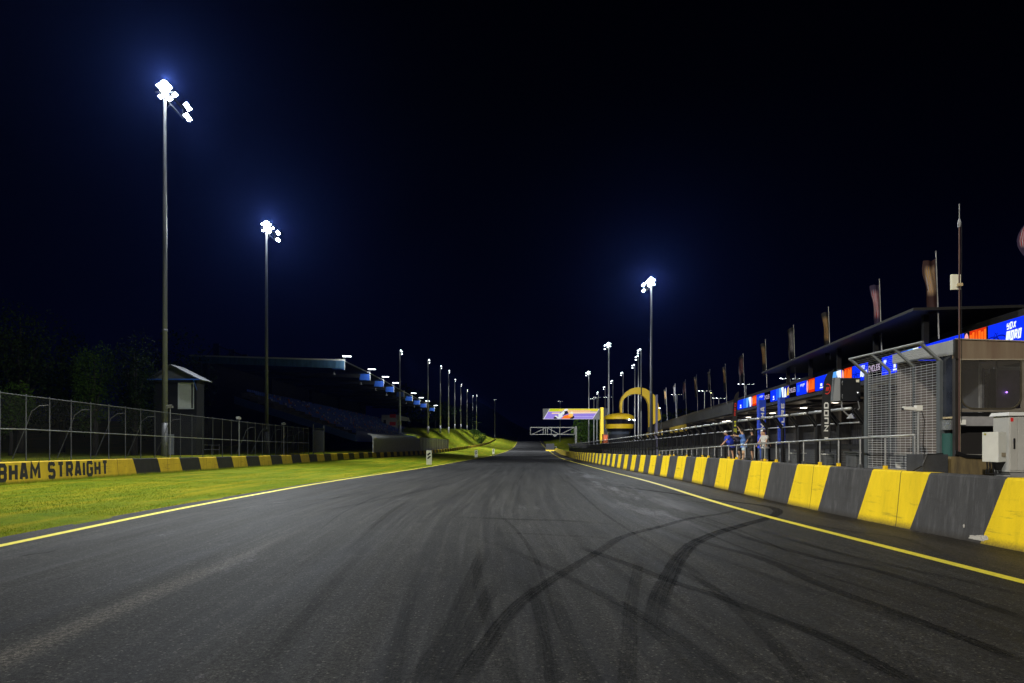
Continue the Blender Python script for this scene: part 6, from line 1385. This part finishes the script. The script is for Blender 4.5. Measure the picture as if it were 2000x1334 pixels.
person('man in white cap and blue shirt leaning with a hand on the handrail', 13.62, 37.6, ZW, R(95), 1.66, .42, armL=(.10, .38, -.36), armR=(.1, .2, -.4), cap=(.6, .6, .6), shirt=(.02, .05, .55), pants=(.015, .015, .05), shoes=(.45, .4, .3), headpitch=.03)
person('person in dark clothes bending between the two people in blue', 14.05, 37.5, ZW, R(40), 1.6, .45, armL=(.1, .4, -.2), armR=(.1, .4, -.15), shirt=(.02, .02, .05), pants=(.02, .02, .02), shoes=(.5, .5, .5), skin=(.38, .22, .14))
person('person in blue and white shirt with bare legs and red shoes', 13.95, 36.6, ZW, R(60), 1.66, .12, armL=(.2, .45, .02), armR=(.05, .25, .42), shirt=(.10, .22, .6), pants=(.45, .6, .7), shoes=(.6, .03, .03), skin=(.5, .32, .2), hair=(.015, .012, .01))
person('person in black standing close behind the one with red shoes', 14.3, 36.3, ZW, R(30), 1.62, .05, shirt=(.012, .012, .014), pants=(.012, .012, .014), shoes=(.3, .1, .06), skin=(.3, .17, .10))
person('person in blue shirt and white cap facing the garages', 14.5, 35.6, ZW, R(200), 1.6, .02, shirt=(.02, .10, .55), pants=(.02, .05, .22), short=False, cap=(.6, .6, .6), shoes=(.3, .3, .3))
person('dark haired boy in a white shirt standing by the blue pillar', 14.3, 34.7, ZW, R(110), 1.58, .05, shirt=(.45, .45, .43), pants=(.04, .05, .06), short=False, shoes=(.3, .3, .3), skin=(.45, .26, .16), hair=(.03, .012, .01))
for k_, (xa, xb, Yc, zt_) in enumerate(((1672, 1692, 27.2, 2.05), (1614, 1630, 29.5, 1.95), (1560, 1572, 33, 1.95))):
    x0, x1 = at(xa, 0, Yc).x, at(xb, 0, Yc).x
    T = thing('timing_stand', ('grey timing stand with pale top beneath the dark hanging box', 'grey timing stand behind the feather banner foot', 'small grey timing stand right of the second blue banner')[k_], 'stand', ((x0 + x1) / 2, Yc, 0), 'timing stands behind the debris fence')
    m = MB(); m.box(x0, x1, Yc, Yc + .8, .02, zt_); m.build('cabinet', mat('stand_grey', (.12, .125, .13), .5, var=.4), T, bevel=.02)
    m = MB(); m.box(x0 - .06, x1 + .06, Yc - .06, Yc + .86, zt_ + .002, zt_ + .05); m.build('worktop', M_white, T)
T = thing('water_bottle', 'white plastic bottle on the walkway between the bare legs', 'bottle', (13.75, 37.0, ZW))
m = MB(); m.lathe((13.75, 37.0, ZW), [(.05, 0), (.055, .02), (.055, .26), (.02, .33)], 12); m.build('body', M_white, T); m = MB(); m.lathe((13.75, 37.0, ZW + .33), [(.022, 0), (.022, .03)], 10); m.build('cap', M_bluep, T)

# ------------------------------------------------------------------ night haze round the lamps
hm = bpy.data.materials.new('haze_air'); hm.use_nodes = True; N = hm.node_tree.nodes; N.clear()
o_ = N.new('ShaderNodeOutputMaterial'); v_ = N.new('ShaderNodeVolumePrincipled'); v_.inputs['Color'].default_value = (.13, .24, 1, 1); v_.inputs['Density'].default_value = .00008; v_.inputs['Anisotropy'].default_value = .85
hm.node_tree.links.new(v_.outputs[0], o_.inputs['Volume'])
hb = MB(); hb.box(-900, 1150, -140, 3600, -60, 130); hz_ = hb.build('haze', hm); hz_['kind'] = 'stuff'; hz_['label'] = 'thin night haze catching the floodlights over the whole circuit'; hz_['category'] = 'haze'
